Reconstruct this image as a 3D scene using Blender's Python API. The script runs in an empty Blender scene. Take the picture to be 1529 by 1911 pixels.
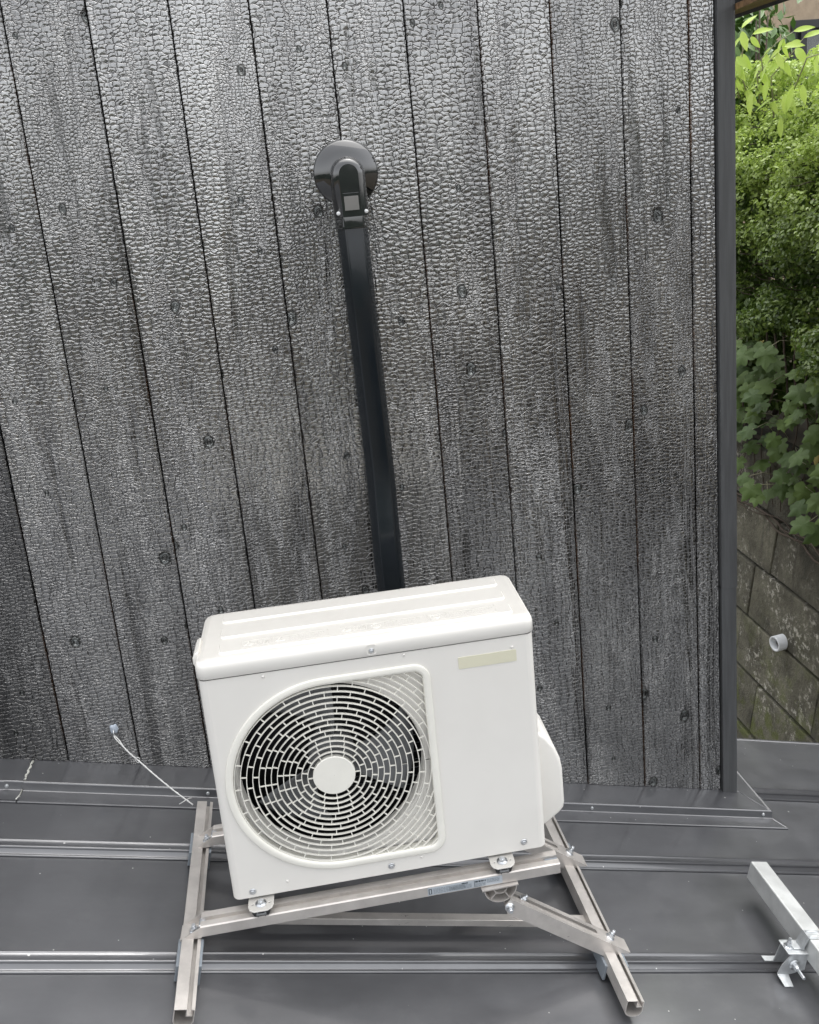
import bpy, bmesh, math, random
import numpy as np
from mathutils import Vector, Matrix

random.seed(7)
rng = np.random.default_rng(11)
S = bpy.context.scene
C = S.collection

# ------------------------------------------------------------------ camera
CAM = Vector((0.3122145, -2.7040244, 1.4934705))
pit, rol, yaw = 0.2437203766, -0.0888402328, -0.1533351244
fwd = Vector((-math.sin(yaw) * math.cos(pit), math.cos(yaw) * math.cos(pit), -math.sin(pit)))
rgt = Vector((math.cos(yaw), math.sin(yaw), 0))
upv = rgt.cross(fwd)
r2 = rgt * math.cos(rol) + upv * math.sin(rol)
u2 = -rgt * math.sin(rol) + upv * math.cos(rol)
cam_data = bpy.data.cameras.new('camera')
cam = bpy.data.objects.new('camera', cam_data)
C.objects.link(cam)
cam.matrix_world = Matrix(((r2.x, u2.x, -fwd.x, CAM.x), (r2.y, u2.y, -fwd.y, CAM.y), (r2.z, u2.z, -fwd.z, CAM.z), (0, 0, 0, 1)))
cam_data.sensor_fit = 'HORIZONTAL'
cam_data.sensor_width = 36.0
cam_data.lens = 1688.845 / 1529 * 36
cam_data.shift_x = -32.465 / 1529
cam_data.shift_y = -158.67 / 1529
cam_data.clip_start = 0.05
cam_data.clip_end = 500
S.camera = cam

# ------------------------------------------------------------------ sky and sun
SUN_EL, SUN_AZ = math.radians(72), math.radians(45)     # azimuth clockwise from +Y
W = bpy.data.worlds.new('World')
S.world = W
W.use_nodes = True
wn = W.node_tree.nodes
wl = W.node_tree.links
wn.clear()
sky = wn.new('ShaderNodeTexSky')
sky.sky_type = 'NISHITA'
sky.sun_disc = False
sky.sun_elevation = SUN_EL
sky.sun_rotation = SUN_AZ
sky.air_density = 1.0
sky.dust_density = 4.0
hs = wn.new('ShaderNodeHueSaturation')
hs.inputs['Saturation'].default_value = 0.13           # high thin cloud: the sky is nearly white
bg = wn.new('ShaderNodeBackground')
bg.inputs['Strength'].default_value = 0.15
wo = wn.new('ShaderNodeOutputWorld')
wl.new(sky.outputs[0], hs.inputs['Color'])
wl.new(hs.outputs[0], bg.inputs['Color'])
wl.new(bg.outputs[0], wo.inputs['Surface'])

sd = bpy.data.lights.new('sun', 'SUN')
sd.energy = 0.5
sd.angle = math.radians(85)
sd.color = (1.0, 0.96, 0.90)
so = bpy.data.objects.new('sun', sd)
C.objects.link(so)
sdir = Vector((math.sin(SUN_AZ) * math.cos(SUN_EL), math.cos(SUN_AZ) * math.cos(SUN_EL), math.sin(SUN_EL)))
so.rotation_euler = sdir.to_track_quat('Z', 'Y').to_euler()
so.location = (3, -3, 8)

S.view_settings.view_transform = 'Standard'
S.view_settings.look = 'None'
S.view_settings.gamma = 1.0
S.view_settings.use_curve_mapping = False
S.view_settings.exposure = 1.64

# ------------------------------------------------------------------ geometry helpers
class MB:
    """collects verts and faces for one mesh"""
    def __init__(s):
        s.v = []; s.f = []; s.sm = []
    def add(s, v, f, smooth=False, M=None):
        n = len(s.v)
        for p in v:
            p = Vector(p)
            s.v.append(tuple(M @ p) if M is not None else tuple(p))
        for q in f:
            s.f.append(tuple(i + n for i in q)); s.sm.append(smooth)
    def box(s, lo, hi, M=None, bev=0.0):
        bm = bmesh.new()
        bmesh.ops.create_cube(bm, size=1.0)
        for v in bm.verts:
            v.co = Vector([(lo[i] + hi[i]) / 2 + v.co[i] * (hi[i] - lo[i]) for i in range(3)])
        if bev > 0:
            bmesh.ops.bevel(bm, geom=list(bm.edges), offset=bev, segments=2, affect='EDGES', profile=0.5)
        s.bm(bm, M)
    def bm(s, bm, M=None, smooth=False):
        bm.verts.index_update()
        s.add([v.co.copy() for v in bm.verts], [[v.index for v in f.verts] for f in bm.faces], smooth, M)
        bm.free()
    def extrude(s, prof, a, b, M=None, smooth=False, closed=True, caps=True, axis='x'):
        """prof: list of 2-d points, extruded from a to b along axis; the other two axes follow in order"""
        def P(t, q):
            if axis == 'x': return (t, q[0], q[1])
            if axis == 'y': return (q[0], t, q[1])
            return (q[0], q[1], t)
        n = len(prof)
        v = [P(a, q) for q in prof] + [P(b, q) for q in prof]
        f = []
        for i in range(n if closed else n - 1):
            j = (i + 1) % n
            f.append((i, j, n + j, n + i))
        if caps and closed:
            f.append(tuple(range(n - 1, -1, -1))); f.append(tuple(range(n, 2 * n)))
        s.add(v, f, smooth, M)
    def tube(s, pts, r, n=10, M=None, caps=True, rr=None, closed=False, smooth=True):
        pts = [Vector(p) for p in pts]
        m = len(pts)
        v = []; f = []
        t0 = (pts[1] - pts[0]).normalized()
        ref = Vector((0, 0, 1)) if abs(t0.z) < 0.9 else Vector((1, 0, 0))
        nn = t0.cross(ref).normalized()
        for i, p in enumerate(pts):
            if closed: t = (pts[(i + 1) % m] - pts[i - 1]).normalized()
            else: t = (pts[min(i + 1, m - 1)] - pts[max(i - 1, 0)]).normalized()
            nn = (nn - t * nn.dot(t)).normalized()
            bb = t.cross(nn)
            R = rr[i] if rr else r
            for k in range(n):
                a = 2 * math.pi * k / n
                v.append(p + (nn * math.cos(a) + bb * math.sin(a)) * R)
        for i in range(m if closed else m - 1):
            j = (i + 1) % m
            for k in range(n):
                l = (k + 1) % n
                f.append((i * n + k, i * n + l, j * n + l, j * n + k))
        s.add(v, f, smooth, M)
        if caps and not closed:
            o = len(s.v) - m * n
            s.f.append(tuple(o + k for k in range(n - 1, -1, -1))); s.sm.append(False)
            s.f.append(tuple(o + (m - 1) * n + k for k in range(n))); s.sm.append(False)
    def cyl(s, p0, p1, r, n=16, M=None):
        s.tube([p0, p1], r, n, M)
    def lathe(s, prof, n=48, M=None, smooth=True):
        """prof: (radius, height) list, about local z"""
        v = []; f = []
        for r, h in prof:
            for k in range(n):
                a = 2 * math.pi * k / n
                v.append((r * math.cos(a), r * math.sin(a), h))
        for i in range(len(prof) - 1):
            for k in range(n):
                l = (k + 1) % n
                f.append((i * n + k, i * n + l, (i + 1) * n + l, (i + 1) * n + k))
        s.add(v, f, smooth, M)
    def mesh(s, name, mat):
        me = bpy.data.meshes.new(name)
        me.from_pydata(s.v, [], s.f)
        me.polygons.foreach_set('use_smooth', s.sm)
        if mat: me.materials.append(mat)
        me.update()
        return me
    def obj(s, name, mat, parent=None, world=None, **props):
        """parent: the vertices are in the parent thing's frame"""
        me = s.mesh(name, mat)
        o = bpy.data.objects.new(name, me)
        C.objects.link(o)
        if parent is not None: o.parent = parent
        for k, v in props.items(): o[k] = v
        return o

def thing(name, label, cat, loc=(0, 0, 0), rotz=0.0, group=None):
    o = bpy.data.objects.new(name, None)
    C.objects.link(o)
    o.location = loc
    o.rotation_euler = (0, 0, rotz)
    o.empty_display_size = 0.1
    o['label'] = label
    o['category'] = cat
    if group: o['group'] = group
    return o

def add_bevel(o, w=0.002, seg=2, ang=35):
    m = o.modifiers.new('bevel', 'BEVEL')
    m.width = w; m.segments = seg; m.limit_method = 'ANGLE'; m.angle_limit = math.radians(ang)
    m.harden_normals = False
    return o

def smooth_all(o):
    o.data.polygons.foreach_set('use_smooth', [True] * len(o.data.polygons))
    return o

def plate_mesh(outer, holes, depth, bevel=0.0):
    """flat plate in local XY with holes, thickness 2*depth about z=0 (a filled 2-d curve turned into a mesh)"""
    cu = bpy.data.curves.new('plate', 'CURVE')
    cu.dimensions = '2D'
    cu.fill_mode = 'BOTH'
    cu.extrude = depth
    cu.bevel_depth = bevel
    cu.bevel_resolution = 2
    for loop in [outer] + holes:
        sp = cu.splines.new('POLY')
        sp.points.add(len(loop) - 1)
        for p, q in zip(sp.points, loop): p.co = (q[0], q[1], 0, 1)
        sp.use_cyclic_u = True
    ob = bpy.data.objects.new('tmp', cu)
    C.objects.link(ob)
    dg = bpy.context.evaluated_depsgraph_get()
    me = bpy.data.meshes.new_from_object(ob.evaluated_get(dg))
    bpy.data.objects.remove(ob)
    bpy.data.curves.remove(cu)
    return me

def text_mesh(body, size, ext):
    cu = bpy.data.curves.new('txt', 'FONT')
    cu.body = body; cu.size = size; cu.extrude = ext
    cu.align_x = 'CENTER'; cu.align_y = 'CENTER'
    cu.resolution_u = 2
    ob = bpy.data.objects.new('tmp', cu)
    C.objects.link(ob)
    dg = bpy.context.evaluated_depsgraph_get()
    me = bpy.data.meshes.new_from_object(ob.evaluated_get(dg))
    bpy.data.objects.remove(ob)
    bpy.data.curves.remove(cu)
    return me

def add_mesh(mb, me, M, smooth=False):
    mb.add([v.co.copy() for v in me.vertices], [tuple(p.vertices) for p in me.polygons], smooth, M)

def rrect(x0, x1, y0, y1, r, n=6):
    pts = []
    for cx, cy, a0 in ((x1 - r, y1 - r, 0), (x0 + r, y1 - r, 90), (x0 + r, y0 + r, 180), (x1 - r, y0 + r, 270)):
        for k in range(n + 1):
            a = math.radians(a0 + 90 * k / n)
            pts.append((cx + r * math.cos(a), cy + r * math.sin(a)))
    return pts

# ------------------------------------------------------------------ material helpers
class NT:
    def __init__(s, name):
        s.m = bpy.data.materials.new(name)
        s.m.use_nodes = True
        s.n = s.m.node_tree.nodes; s.l = s.m.node_tree.links
        s.b = s.n['Principled BSDF']
        s._tc = None
    def node(s, t, **kw):
        x = s.n.new(t)
        for k, v in kw.items(): setattr(x, k, v)
        return x
    def set(s, sock, v):
        if hasattr(v, 'links') or hasattr(v, 'is_linked'): s.l.new(v, sock)
        else: sock.default_value = v
    def math(s, op, a, b=None, clamp=False):
        x = s.node('ShaderNodeMath', operation=op, use_clamp=clamp)
        s.set(x.inputs[0], a)
        if b is not None: s.set(x.inputs[1], b)
        return x.outputs[0]
    def vec(s):
        if not s._tc: s._tc = s.node('ShaderNodeTexCoord').outputs['Object']
        return s._tc
    def scale(s, v, sc, loc=(0, 0, 0), rot=(0, 0, 0)):
        x = s.node('ShaderNodeMapping')
        s.l.new(v, x.inputs[0])
        x.inputs['Scale'].default_value = sc; x.inputs['Location'].default_value = loc; x.inputs['Rotation'].default_value = rot
        return x.outputs[0]
    def noise(s, v, sc, det=4.0, rough=0.5, dist=0.0):
        x = s.node('ShaderNodeTexNoise')
        s.l.new(v, x.inputs['Vector'])
        x.inputs['Scale'].default_value = sc; x.inputs['Detail'].default_value = det
        x.inputs['Roughness'].default_value = rough; x.inputs['Distortion'].default_value = dist
        return x.outputs['Fac']
    def ramp(s, v, lo, hi, a=0.0, b=1.0, smooth=True):
        x = s.node('ShaderNodeMapRange', interpolation_type='SMOOTHSTEP' if smooth else 'LINEAR')
        s.set(x.inputs['Value'], v)
        x.inputs['From Min'].default_value = lo; x.inputs['From Max'].default_value = hi
        x.inputs['To Min'].default_value = a; x.inputs['To Max'].default_value = b
        return x.outputs[0]
    def mix(s, f, a, b):
        x = s.node('ShaderNodeMix', data_type='RGBA')
        s.set(x.inputs[0], f)
        for sock, v in ((x.inputs[6], a), (x.inputs[7], b)):
            if isinstance(v, tuple): sock.default_value = v if len(v) == 4 else (*v, 1)
            else: s.l.new(v, sock)
        return x.outputs[2]
    def bump(s, h, strength, dist, normal=None):
        x = s.node('ShaderNodeBump')
        s.set(x.inputs['Height'], h)
        x.inputs['Strength'].default_value = strength; x.inputs['Distance'].default_value = dist
        if normal is not None: s.l.new(normal, x.inputs['Normal'])
        return x.outputs[0]
    def out(s, color=None, rough=None, metal=None, normal=None, coat=None):
        for nm, v in (('Base Color', color), ('Roughness', rough), ('Metallic', metal), ('Normal', normal), ('Coat Weight', coat)):
            if v is None: continue
            if isinstance(v, tuple) and len(v) == 3: v = (*v, 1)
            s.set(s.b.inputs[nm], v)
        return s.m

def simple(name, col, rough=0.5, metal=0.0, var=0.12, sc=6.0, fine=0.0, coat=0.0, spec=None, stretch=(1, 1, 1)):
    t = NT(name)
    v = t.scale(t.vec(), stretch)
    n1 = t.noise(v, sc, 5, 0.6)
    dk = tuple(c * (1 - var) for c in col); lt = tuple(min(1, c * (1 + var)) for c in col)
    colr = t.mix(t.ramp(n1, 0.3, 0.7), dk, lt)
    r = t.ramp(t.noise(v, sc * 3.1, 4, 0.6), 0.3, 0.7, max(0.02, rough - 0.07), min(1, rough + 0.07))
    nrm = t.bump(t.noise(v, 220, 3, 0.6), fine, 0.001) if fine else None
    if spec is not None: t.b.inputs['Specular IOR Level'].default_value = spec
    return t.out(colr, r, metal, nrm, coat if coat else None)

def specks(t, v, sc, thr, keep):
    """small scattered specks of dust: 1 in a speck"""
    x = t.node('ShaderNodeTexVoronoi')
    t.l.new(v, x.inputs['Vector']); x.inputs['Scale'].default_value = sc
    d = t.ramp(x.outputs['Distance'], thr * 0.5, thr, 1.0, 0.0)
    sep = t.node('ShaderNodeSeparateColor'); t.l.new(x.outputs['Color'], sep.inputs[0])
    k = t.math('GREATER_THAN', sep.outputs[0], keep)
    return t.math('MULTIPLY', d, k)

def char_material():
    t = NT('charred cedar')
    oi = t.node('ShaderNodeObjectInfo')
    rnd = oi.outputs['Random']
    sep = t.node('ShaderNodeSeparateXYZ'); t.l.new(t.vec(), sep.inputs[0])
    cmb = t.node('ShaderNodeCombineXYZ')
    t.l.new(t.math('ADD', sep.outputs[0], t.math('MULTIPLY', rnd, 91.7)), cmb.inputs[0])
    t.l.new(t.math('ADD', sep.outputs[2], t.math('MULTIPLY', rnd, 53.3)), cmb.inputs[1])
    t.l.new(t.math('MULTIPLY', sep.outputs[1], 0.3), cmb.inputs[2])
    p = cmb.outputs[0]
    # warp
    wn_ = t.node('ShaderNodeTexNoise'); t.l.new(p, wn_.inputs['Vector']); wn_.inputs['Scale'].default_value = 34; wn_.inputs['Detail'].default_value = 3
    sub = t.node('ShaderNodeVectorMath', operation='SUBTRACT'); t.l.new(wn_.outputs['Color'], sub.inputs[0]); sub.inputs[1].default_value = (0.5, 0.5, 0.5)
    scl = t.node('ShaderNodeVectorMath', operation='SCALE'); t.l.new(sub.outputs[0], scl.inputs[0]); scl.inputs['Scale'].default_value = 0.0115
    add = t.node('ShaderNodeVectorMath', operation='ADD'); t.l.new(p, add.inputs[0]); t.l.new(scl.outputs[0], add.inputs[1])
    var = t.node('ShaderNodeVectorMath', operation='SCALE'); t.l.new(add.outputs[0], var.inputs[0]); t.l.new(t.ramp(t.math('FRACT', t.math('MULTIPLY', rnd, 17.3)), 0, 1, 0.86, 1.16, False), var.inputs['Scale'])
    q = var.outputs[0]
    def cells(sx, sz, metric, edge):
        v = t.scale(q, (sx, sz, 1))
        nodes = []
        for ft in ('F1', 'F2'):
            c = t.node('ShaderNodeTexVoronoi', feature=ft, voronoi_dimensions='2D', distance=metric)
            t.l.new(v, c.inputs['Vector']); c.inputs['Scale'].default_value = 1.0; c.inputs['Randomness'].default_value = 0.78
            nodes.append(c)
        sc_ = t.node('ShaderNodeSeparateColor'); t.l.new(nodes[0].outputs['Color'], sc_.inputs[0])
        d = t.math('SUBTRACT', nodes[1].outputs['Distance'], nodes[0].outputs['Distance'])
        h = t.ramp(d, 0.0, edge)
        # each block is a little pillow, higher in its middle, some sunk
        pil = t.ramp(nodes[0].outputs['Distance'], 0.0, 0.6, 0.09, 0.0)
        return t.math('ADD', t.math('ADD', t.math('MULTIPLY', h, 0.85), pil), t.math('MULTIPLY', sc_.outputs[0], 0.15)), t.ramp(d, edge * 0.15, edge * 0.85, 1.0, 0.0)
    big, cr1 = cells(46, 82, 'CHEBYCHEV', 0.16)
    fine, cr2 = cells(82, 98, 'CHEBYCHEV', 0.22)
    reg = t.ramp(t.math('ADD', t.noise(t.scale(p, (9, 1.6, 1)), 1.0, 3, 0.6), t.ramp(t.math('FRACT', t.math('MULTIPLY', rnd, 7.7)), 0, 1, -0.09, 0.0, False)), 0.47, 0.60)
    mx = t.node('ShaderNodeMix', data_type='FLOAT'); t.l.new(reg, mx.inputs[0]); t.l.new(big, mx.inputs[2]); t.l.new(t.math('MULTIPLY', fine, 0.7), mx.inputs[3])
    h = mx.outputs[0]
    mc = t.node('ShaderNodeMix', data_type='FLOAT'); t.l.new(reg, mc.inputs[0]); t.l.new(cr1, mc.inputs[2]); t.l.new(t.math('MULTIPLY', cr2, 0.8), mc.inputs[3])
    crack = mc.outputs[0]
    # vertical seams of the grain and fine fibres
    gr = t.ramp(t.noise(t.scale(q, (120, 5, 1)), 1.0, 2, 0.5), 0.36, 0.46)
    fib = t.noise(t.scale(p, (520, 26, 1)), 1.0, 3, 0.6)
    h = t.math('ADD', h, t.math('MULTIPLY', gr, 0.22))
    h = t.math('ADD', h, t.math('MULTIPLY', fib, 0.035))
    # smooth worn streaks that follow the grain
    st = t.ramp(t.noise(t.scale(p, (15, 1.1, 1)), 1.0, 4, 0.6, 0.4), 0.56, 0.68)
    soft = t.math('SUBTRACT', 1.0, t.math('MULTIPLY', st, 0.65))
    h = t.math('MULTIPLY', h, soft)
    # knots
    kv = t.node('ShaderNodeTexVoronoi', voronoi_dimensions='2D'); t.l.new(t.scale(p, (5.6, 4.0, 1)), kv.inputs['Vector']); kv.inputs['Scale'].default_value = 1.0
    ks = t.node('ShaderNodeSeparateColor'); t.l.new(kv.outputs['Color'], ks.inputs[0])
    keep = t.math('GREATER_THAN', ks.outputs[1], 0.38)
    kd = t.math('ADD', t.math('MULTIPLY', kv.outputs['Distance'], t.ramp(ks.outputs[2], 0.0, 1.0, 0.75, 1.9)), t.math('MULTIPLY', t.math('SUBTRACT', t.noise(p, 60, 2), 0.5), 0.05))
    kn = t.math('MULTIPLY', t.ramp(kd, 0.055, 0.085, 1.0, 0.0), keep)
    core = t.math('MULTIPLY', t.ramp(kd, 0.025, 0.04, 1.0, 0.0), keep)
    rings = t.math('MULTIPLY', t.math('SINE', t.math('MULTIPLY', kd, 420)), 0.10)
    mk = t.node('ShaderNodeMix', data_type='FLOAT'); t.l.new(kn, mk.inputs[0]); t.l.new(h, mk.inputs[2])
    t.l.new(t.math('ADD', t.math('SUBTRACT', 0.75, t.math('MULTIPLY', core, 0.55)), rings), mk.inputs[3])
    h = mk.outputs[0]
    nrm = t.bump(h, 1.0, 0.0066)
    und = t.noise(t.scale(p, (16, 3.0, 1)), 1.0, 4, 0.6)
    nrm = t.bump(und, 0.25, 0.005, nrm)
    # colour of the char itself: silvery soot, brown where it is worn thin
    col = t.mix(t.ramp(t.noise(t.scale(p, (7, 1.3, 1)), 1.0, 5, 0.65), 0.3, 0.7), (0.29, 0.29, 0.292), (0.45, 0.45, 0.446))
    col = t.mix(t.math('MULTIPLY', st, 0.52), col, (0.085, 0.085, 0.084))
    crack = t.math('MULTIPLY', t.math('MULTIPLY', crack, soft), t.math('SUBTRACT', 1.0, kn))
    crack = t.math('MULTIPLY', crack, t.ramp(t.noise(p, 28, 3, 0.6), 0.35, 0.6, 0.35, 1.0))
    col = t.mix(t.math('MULTIPLY', crack, 0.62), col, (0.022, 0.021, 0.020))          # crevice shade painted near-black along the crack lines
    rim = t.math('MULTIPLY', t.math('MULTIPLY', t.ramp(kd, 0.045, 0.062), t.ramp(kd, 0.064, 0.090, 1.0, 0.0)), keep)
    col = t.mix(t.math('MULTIPLY', kn, 0.60), col, (0.11, 0.128, 0.124))
    col = t.mix(t.math('MULTIPLY', rim, 0.88), col, (0.055, 0.053, 0.05))
    split = t.math('MULTIPLY', t.ramp(t.math('ABSOLUTE', t.math('SUBTRACT', t.noise(t.scale(p, (60, 22, 1), rot=(0, 0, 0.5)), 1.0, 2), 0.5)), 0.0, 0.035, 1.0, 0.0), core)
    col = t.mix(t.math('MULTIPLY', split, 0.9), col, (0.03, 0.03, 0.03))
    col = t.mix(t.math('MULTIPLY', t.math('MULTIPLY', core, t.math('GREATER_THAN', ks.outputs[0], 0.7)), 0.7), col, (0.06, 0.057, 0.055))
    gm = t.node('ShaderNodeNewGeometry')
    gs = t.node('ShaderNodeSeparateXYZ'); t.l.new(gm.outputs['True Normal'], gs.inputs[0])
    side = t.math('GREATER_THAN', t.math('ABSOLUTE', gs.outputs[0]), 0.6)      # the sawn edges escaped the fire
    worn = t.ramp(t.noise(t.scale(p, (1, 2.2, 1)), 1.0, 3, 0.6), 0.46, 0.58)
    sidew = t.math('MULTIPLY', side, worn)
    col = t.mix(sidew, col, (0.21, 0.105, 0.05))
    hue = t.node('ShaderNodeHueSaturation'); t.l.new(col, hue.inputs['Color'])
    oc = t.node('ShaderNodeSeparateColor'); t.l.new(oi.outputs['Color'], oc.inputs[0])
    t.l.new(oc.outputs[0], hue.inputs['Value'])
    rough = t.math('ADD', t.ramp(t.noise(p, 45, 4, 0.6), 0.3, 0.7, 0.14, 0.25), t.math('MULTIPLY', crack, 0.30))
    t.b.inputs['Specular IOR Level'].default_value = 0.5
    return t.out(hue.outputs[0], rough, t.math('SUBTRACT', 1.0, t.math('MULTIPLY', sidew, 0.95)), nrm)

def roof_material():
    t = NT('dark grey coated steel')
    v = t.vec()
    n1 = t.noise(t.scale(v, (1.2, 3, 3)), 2.0, 6, 0.65)
    col = t.mix(t.ramp(n1, 0.3, 0.7), (0.064, 0.0655, 0.071), (0.086, 0.088, 0.095))
    # dry water marks, scuffs and specks of dust
    scuff = t.ramp(t.noise(t.scale(v, (60, 7, 20), rot=(0, 0, 0.5)), 1.0, 5, 0.7, 1.0), 0.70, 0.80)
    area = t.ramp(t.noise(v, 3.0, 3), 0.5, 0.66)
    col = t.mix(t.math('MULTIPLY', t.math('MULTIPLY', scuff, area), 0.40), col, (0.45, 0.45, 0.45))
    haze = t.ramp(t.noise(v, 9.0, 6, 0.7), 0.5, 0.8)
    col = t.mix(t.math('MULTIPLY', haze, 0.05), col, (0.4, 0.4, 0.4))
    sp = t.math('MAXIMUM', specks(t, v, 34, 0.085, 0.82), specks(t, v, 13, 0.05, 0.62))
    col = t.mix(t.math('MULTIPLY', sp, 0.8), col, (0.6, 0.6, 0.58))
    r = t.ramp(t.noise(v, 7.0, 6, 0.65), 0.3, 0.7, 0.30, 0.42)
    nrm = t.bump(t.noise(t.scale(v, (0.7, 2.2, 2.2)), 2.2, 2, 0.5), 0.14, 0.010)
    nrm = t.bump(t.noise(v, 420, 2, 0.5), 0.05, 0.001, nrm)
    t.b.inputs['Specular IOR Level'].default_value = 0.8
    t.b.inputs['IOR'].default_value = 1.65
    t.b.inputs['Coat Roughness'].default_value = 0.11
    return t.out(col, r, 0.25, nrm, 0.95)

def alu_material(name, col, rough, metal=0.85, ax=(300, 6, 6), scale=1.0):
    t = NT(name)
    v = t.vec()
    br = t.noise(t.scale(v, (6 * scale, 240, 240)), 1.0, 3, 0.6)
    n2 = t.noise(v, 14, 5, 0.65)
    c = t.mix(t.ramp(n2, 0.3, 0.7), tuple(x * 0.88 for x in col), tuple(min(1, x * 1.08) for x in col))
    r = t.math('ADD', t.ramp(br, 0.3, 0.7, rough - 0.05, rough + 0.05), t.ramp(n2, 0.35, 0.7, -0.04, 0.06))
    nrm = t.bump(br, 0.06, 0.0006)
    return t.out(c, r, metal, nrm)

def casing_material():
    t = NT('cream painted steel')
    v = t.vec()
    col = t.mix(t.ramp(t.noise(v, 3.0, 5, 0.6), 0.3, 0.7), (0.735, 0.716, 0.676), (0.775, 0.757, 0.716))
    sepn = t.node('ShaderNodeNewGeometry')
    sz = t.node('ShaderNodeSeparateXYZ'); t.l.new(sepn.outputs['Normal'], sz.inputs[0])
    up = t.ramp(sz.outputs[2], 0.6, 0.95)                          # level surfaces: dust, deepened to offset the strong light on them
    dirt = t.ramp(t.noise(t.scale(v, (7, 10, 10)), 1.0, 7, 0.72), 0.46, 0.72)
    col = t.mix(t.math('MULTIPLY', t.math('MULTIPLY', dirt, up), 0.45), col, (0.42, 0.40, 0.36))
    col = t.mix(t.math('MULTIPLY', up, 0.80), col, (0.385, 0.375, 0.352))  # even grey keeps top light on the lid from clipping
    mark = t.ramp(t.noise(t.scale(v, (38, 38, 9)), 1.0, 5, 0.7, 1.5), 0.755, 0.80)
    col = t.mix(t.math('MULTIPLY', mark, 0.22), col, (0.42, 0.40, 0.34))
    r = t.ramp(t.noise(v, 20, 4, 0.6), 0.3, 0.7, 0.34, 0.46)
    nrm = t.bump(t.noise(v, 500, 2, 0.5), 0.06, 0.0006)
    nrm = t.bump(t.noise(v, 4.0, 2, 0.5), 0.10, 0.01, nrm)
    return t.out(col, r, 0.0, nrm)

def concrete_material():
    t = NT('weathered mossy concrete')
    oi = t.node('ShaderNodeObjectInfo')
    v0 = t.vec()
    off = t.node('ShaderNodeVectorMath', operation='ADD'); t.l.new(v0, off.inputs[0])
    cm = t.node('ShaderNodeCombineXYZ'); t.l.new(t.math('MULTIPLY', oi.outputs['Random'], 30), cm.inputs[0]); t.l.new(cm.outputs[0], off.inputs[1])
    v = off.outputs[0]
    base = t.mix(t.ramp(t.noise(v, 4, 8, 0.7), 0.3, 0.7), (0.050, 0.047, 0.033), (0.15, 0.142, 0.105))
    lich = t.ramp(t.noise(v, 26, 8, 0.75), 0.51, 0.60)
    pale = t.ramp(t.noise(v, 3.2, 4, 0.6), 0.48, 0.65)
    base = t.mix(t.math('MULTIPLY', t.math('MULTIPLY', lich, pale), 0.9), base, (0.50, 0.48, 0.42))
    drip = t.ramp(t.noise(t.scale(v, (8, 8, 0.9)), 1.4, 6, 0.7), 0.52, 0.68)
    base = t.mix(t.math('MULTIPLY', drip, 0.5), base, (0.035, 0.032, 0.024))
    sep = t.node('ShaderNodeSeparateXYZ'); t.l.new(v0, sep.inputs[0])
    low = t.ramp(sep.outputs[2], 0.75, -0.45)
    moss = t.ramp(t.noise(v, 5.5, 7, 0.7), 0.47, 0.62)
    base = t.mix(t.math('MULTIPLY', t.math('MULTIPLY', moss, low), 0.85), base, (0.085, 0.10, 0.022))
    hv = t.node('ShaderNodeHueSaturation'); t.l.new(base, hv.inputs['Color']); t.l.new(t.ramp(oi.outputs['Random'], 0, 1, 0.65, 1.25, False), hv.inputs['Value'])
    base = hv.outputs[0]
    nrm = t.bump(t.noise(v, 30, 8, 0.7), 0.9, 0.03)
    return t.out(base, 0.9, 0.0, nrm)

def leaf_material(name, a, b, rough=0.4, trans=0.3, vein=False, spot=0.0):
    t = NT(name)
    at = t.node('ShaderNodeAttribute'); at.attribute_name = 'tint'
    oi = t.node('ShaderNodeObjectInfo')
    sepn = t.node('ShaderNodeSeparateColor'); t.l.new(at.outputs['Color'], sepn.inputs[0])
    f = t.math('ADD', sepn.outputs[0], t.math('MULTIPLY', oi.outputs['Random'], 0.6 if vein else 0.0), clamp=True)
    col = t.mix(f, a, b)
    nrm = None
    if vein:
        v = t.vec()
        n = t.noise(v, 30, 4, 0.6)
        col = t.mix(t.math('MULTIPLY', t.ramp(n, 0.45, 0.7), 0.25), col, tuple(x * 0.6 for x in a))
        nrm = t.bump(t.noise(v, 60, 3, 0.6), 0.3, 0.004)
    t.out(col, rough, 0.0, nrm)
    tr = t.node('ShaderNodeBsdfTranslucent')
    t.l.new(col, tr.inputs['Color'])
    ms = t.node('ShaderNodeMixShader'); ms.inputs[0].default_value = trans
    t.l.new(t.b.outputs[0], ms.inputs[1]); t.l.new(tr.outputs[0], ms.inputs[2])
    t.l.new(ms.outputs[0], t.n['Material Output'].inputs['Surface'])
    return t.m

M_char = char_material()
M_roof = roof_material()
M_trim = simple('dark grey corner metal', (0.060, 0.062, 0.064), 0.42, 0.0, 0.18, 5, 0.08, stretch=(20, 20, 1))
M_back = simple('black building paper', (0.012, 0.010, 0.009), 0.8)
M_case = casing_material()
M_grille = simple('ivory moulded plastic', (0.80, 0.785, 0.72), 0.38, 0.0, 0.03, 12)
M_dark = simple('dark interior', (0.010, 0.010, 0.012), 0.6)
M_fan = simple('grey fan plastic', (0.16, 0.165, 0.17), 0.45)
M_fin = simple('dull fins', (0.25, 0.26, 0.27), 0.4, 0.7)
M_label = simple('pale beige label', (0.66, 0.64, 0.50), 0.45, 0.0, 0.02)
M_zinc = simple('zinc plated steel', (0.62, 0.64, 0.66), 0.34, 0.9, 0.1, 60, 0.1)
M_galv = simple('galvanised steel', (0.55, 0.57, 0.58), 0.42, 0.75, 0.14, 40, 0.1)
M_rail = alu_material('champagne aluminium', (0.56, 0.53, 0.50), 0.36, 0.52)
M_tube = alu_material('mill aluminium', (0.52, 0.53, 0.525), 0.46, 0.45)
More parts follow.
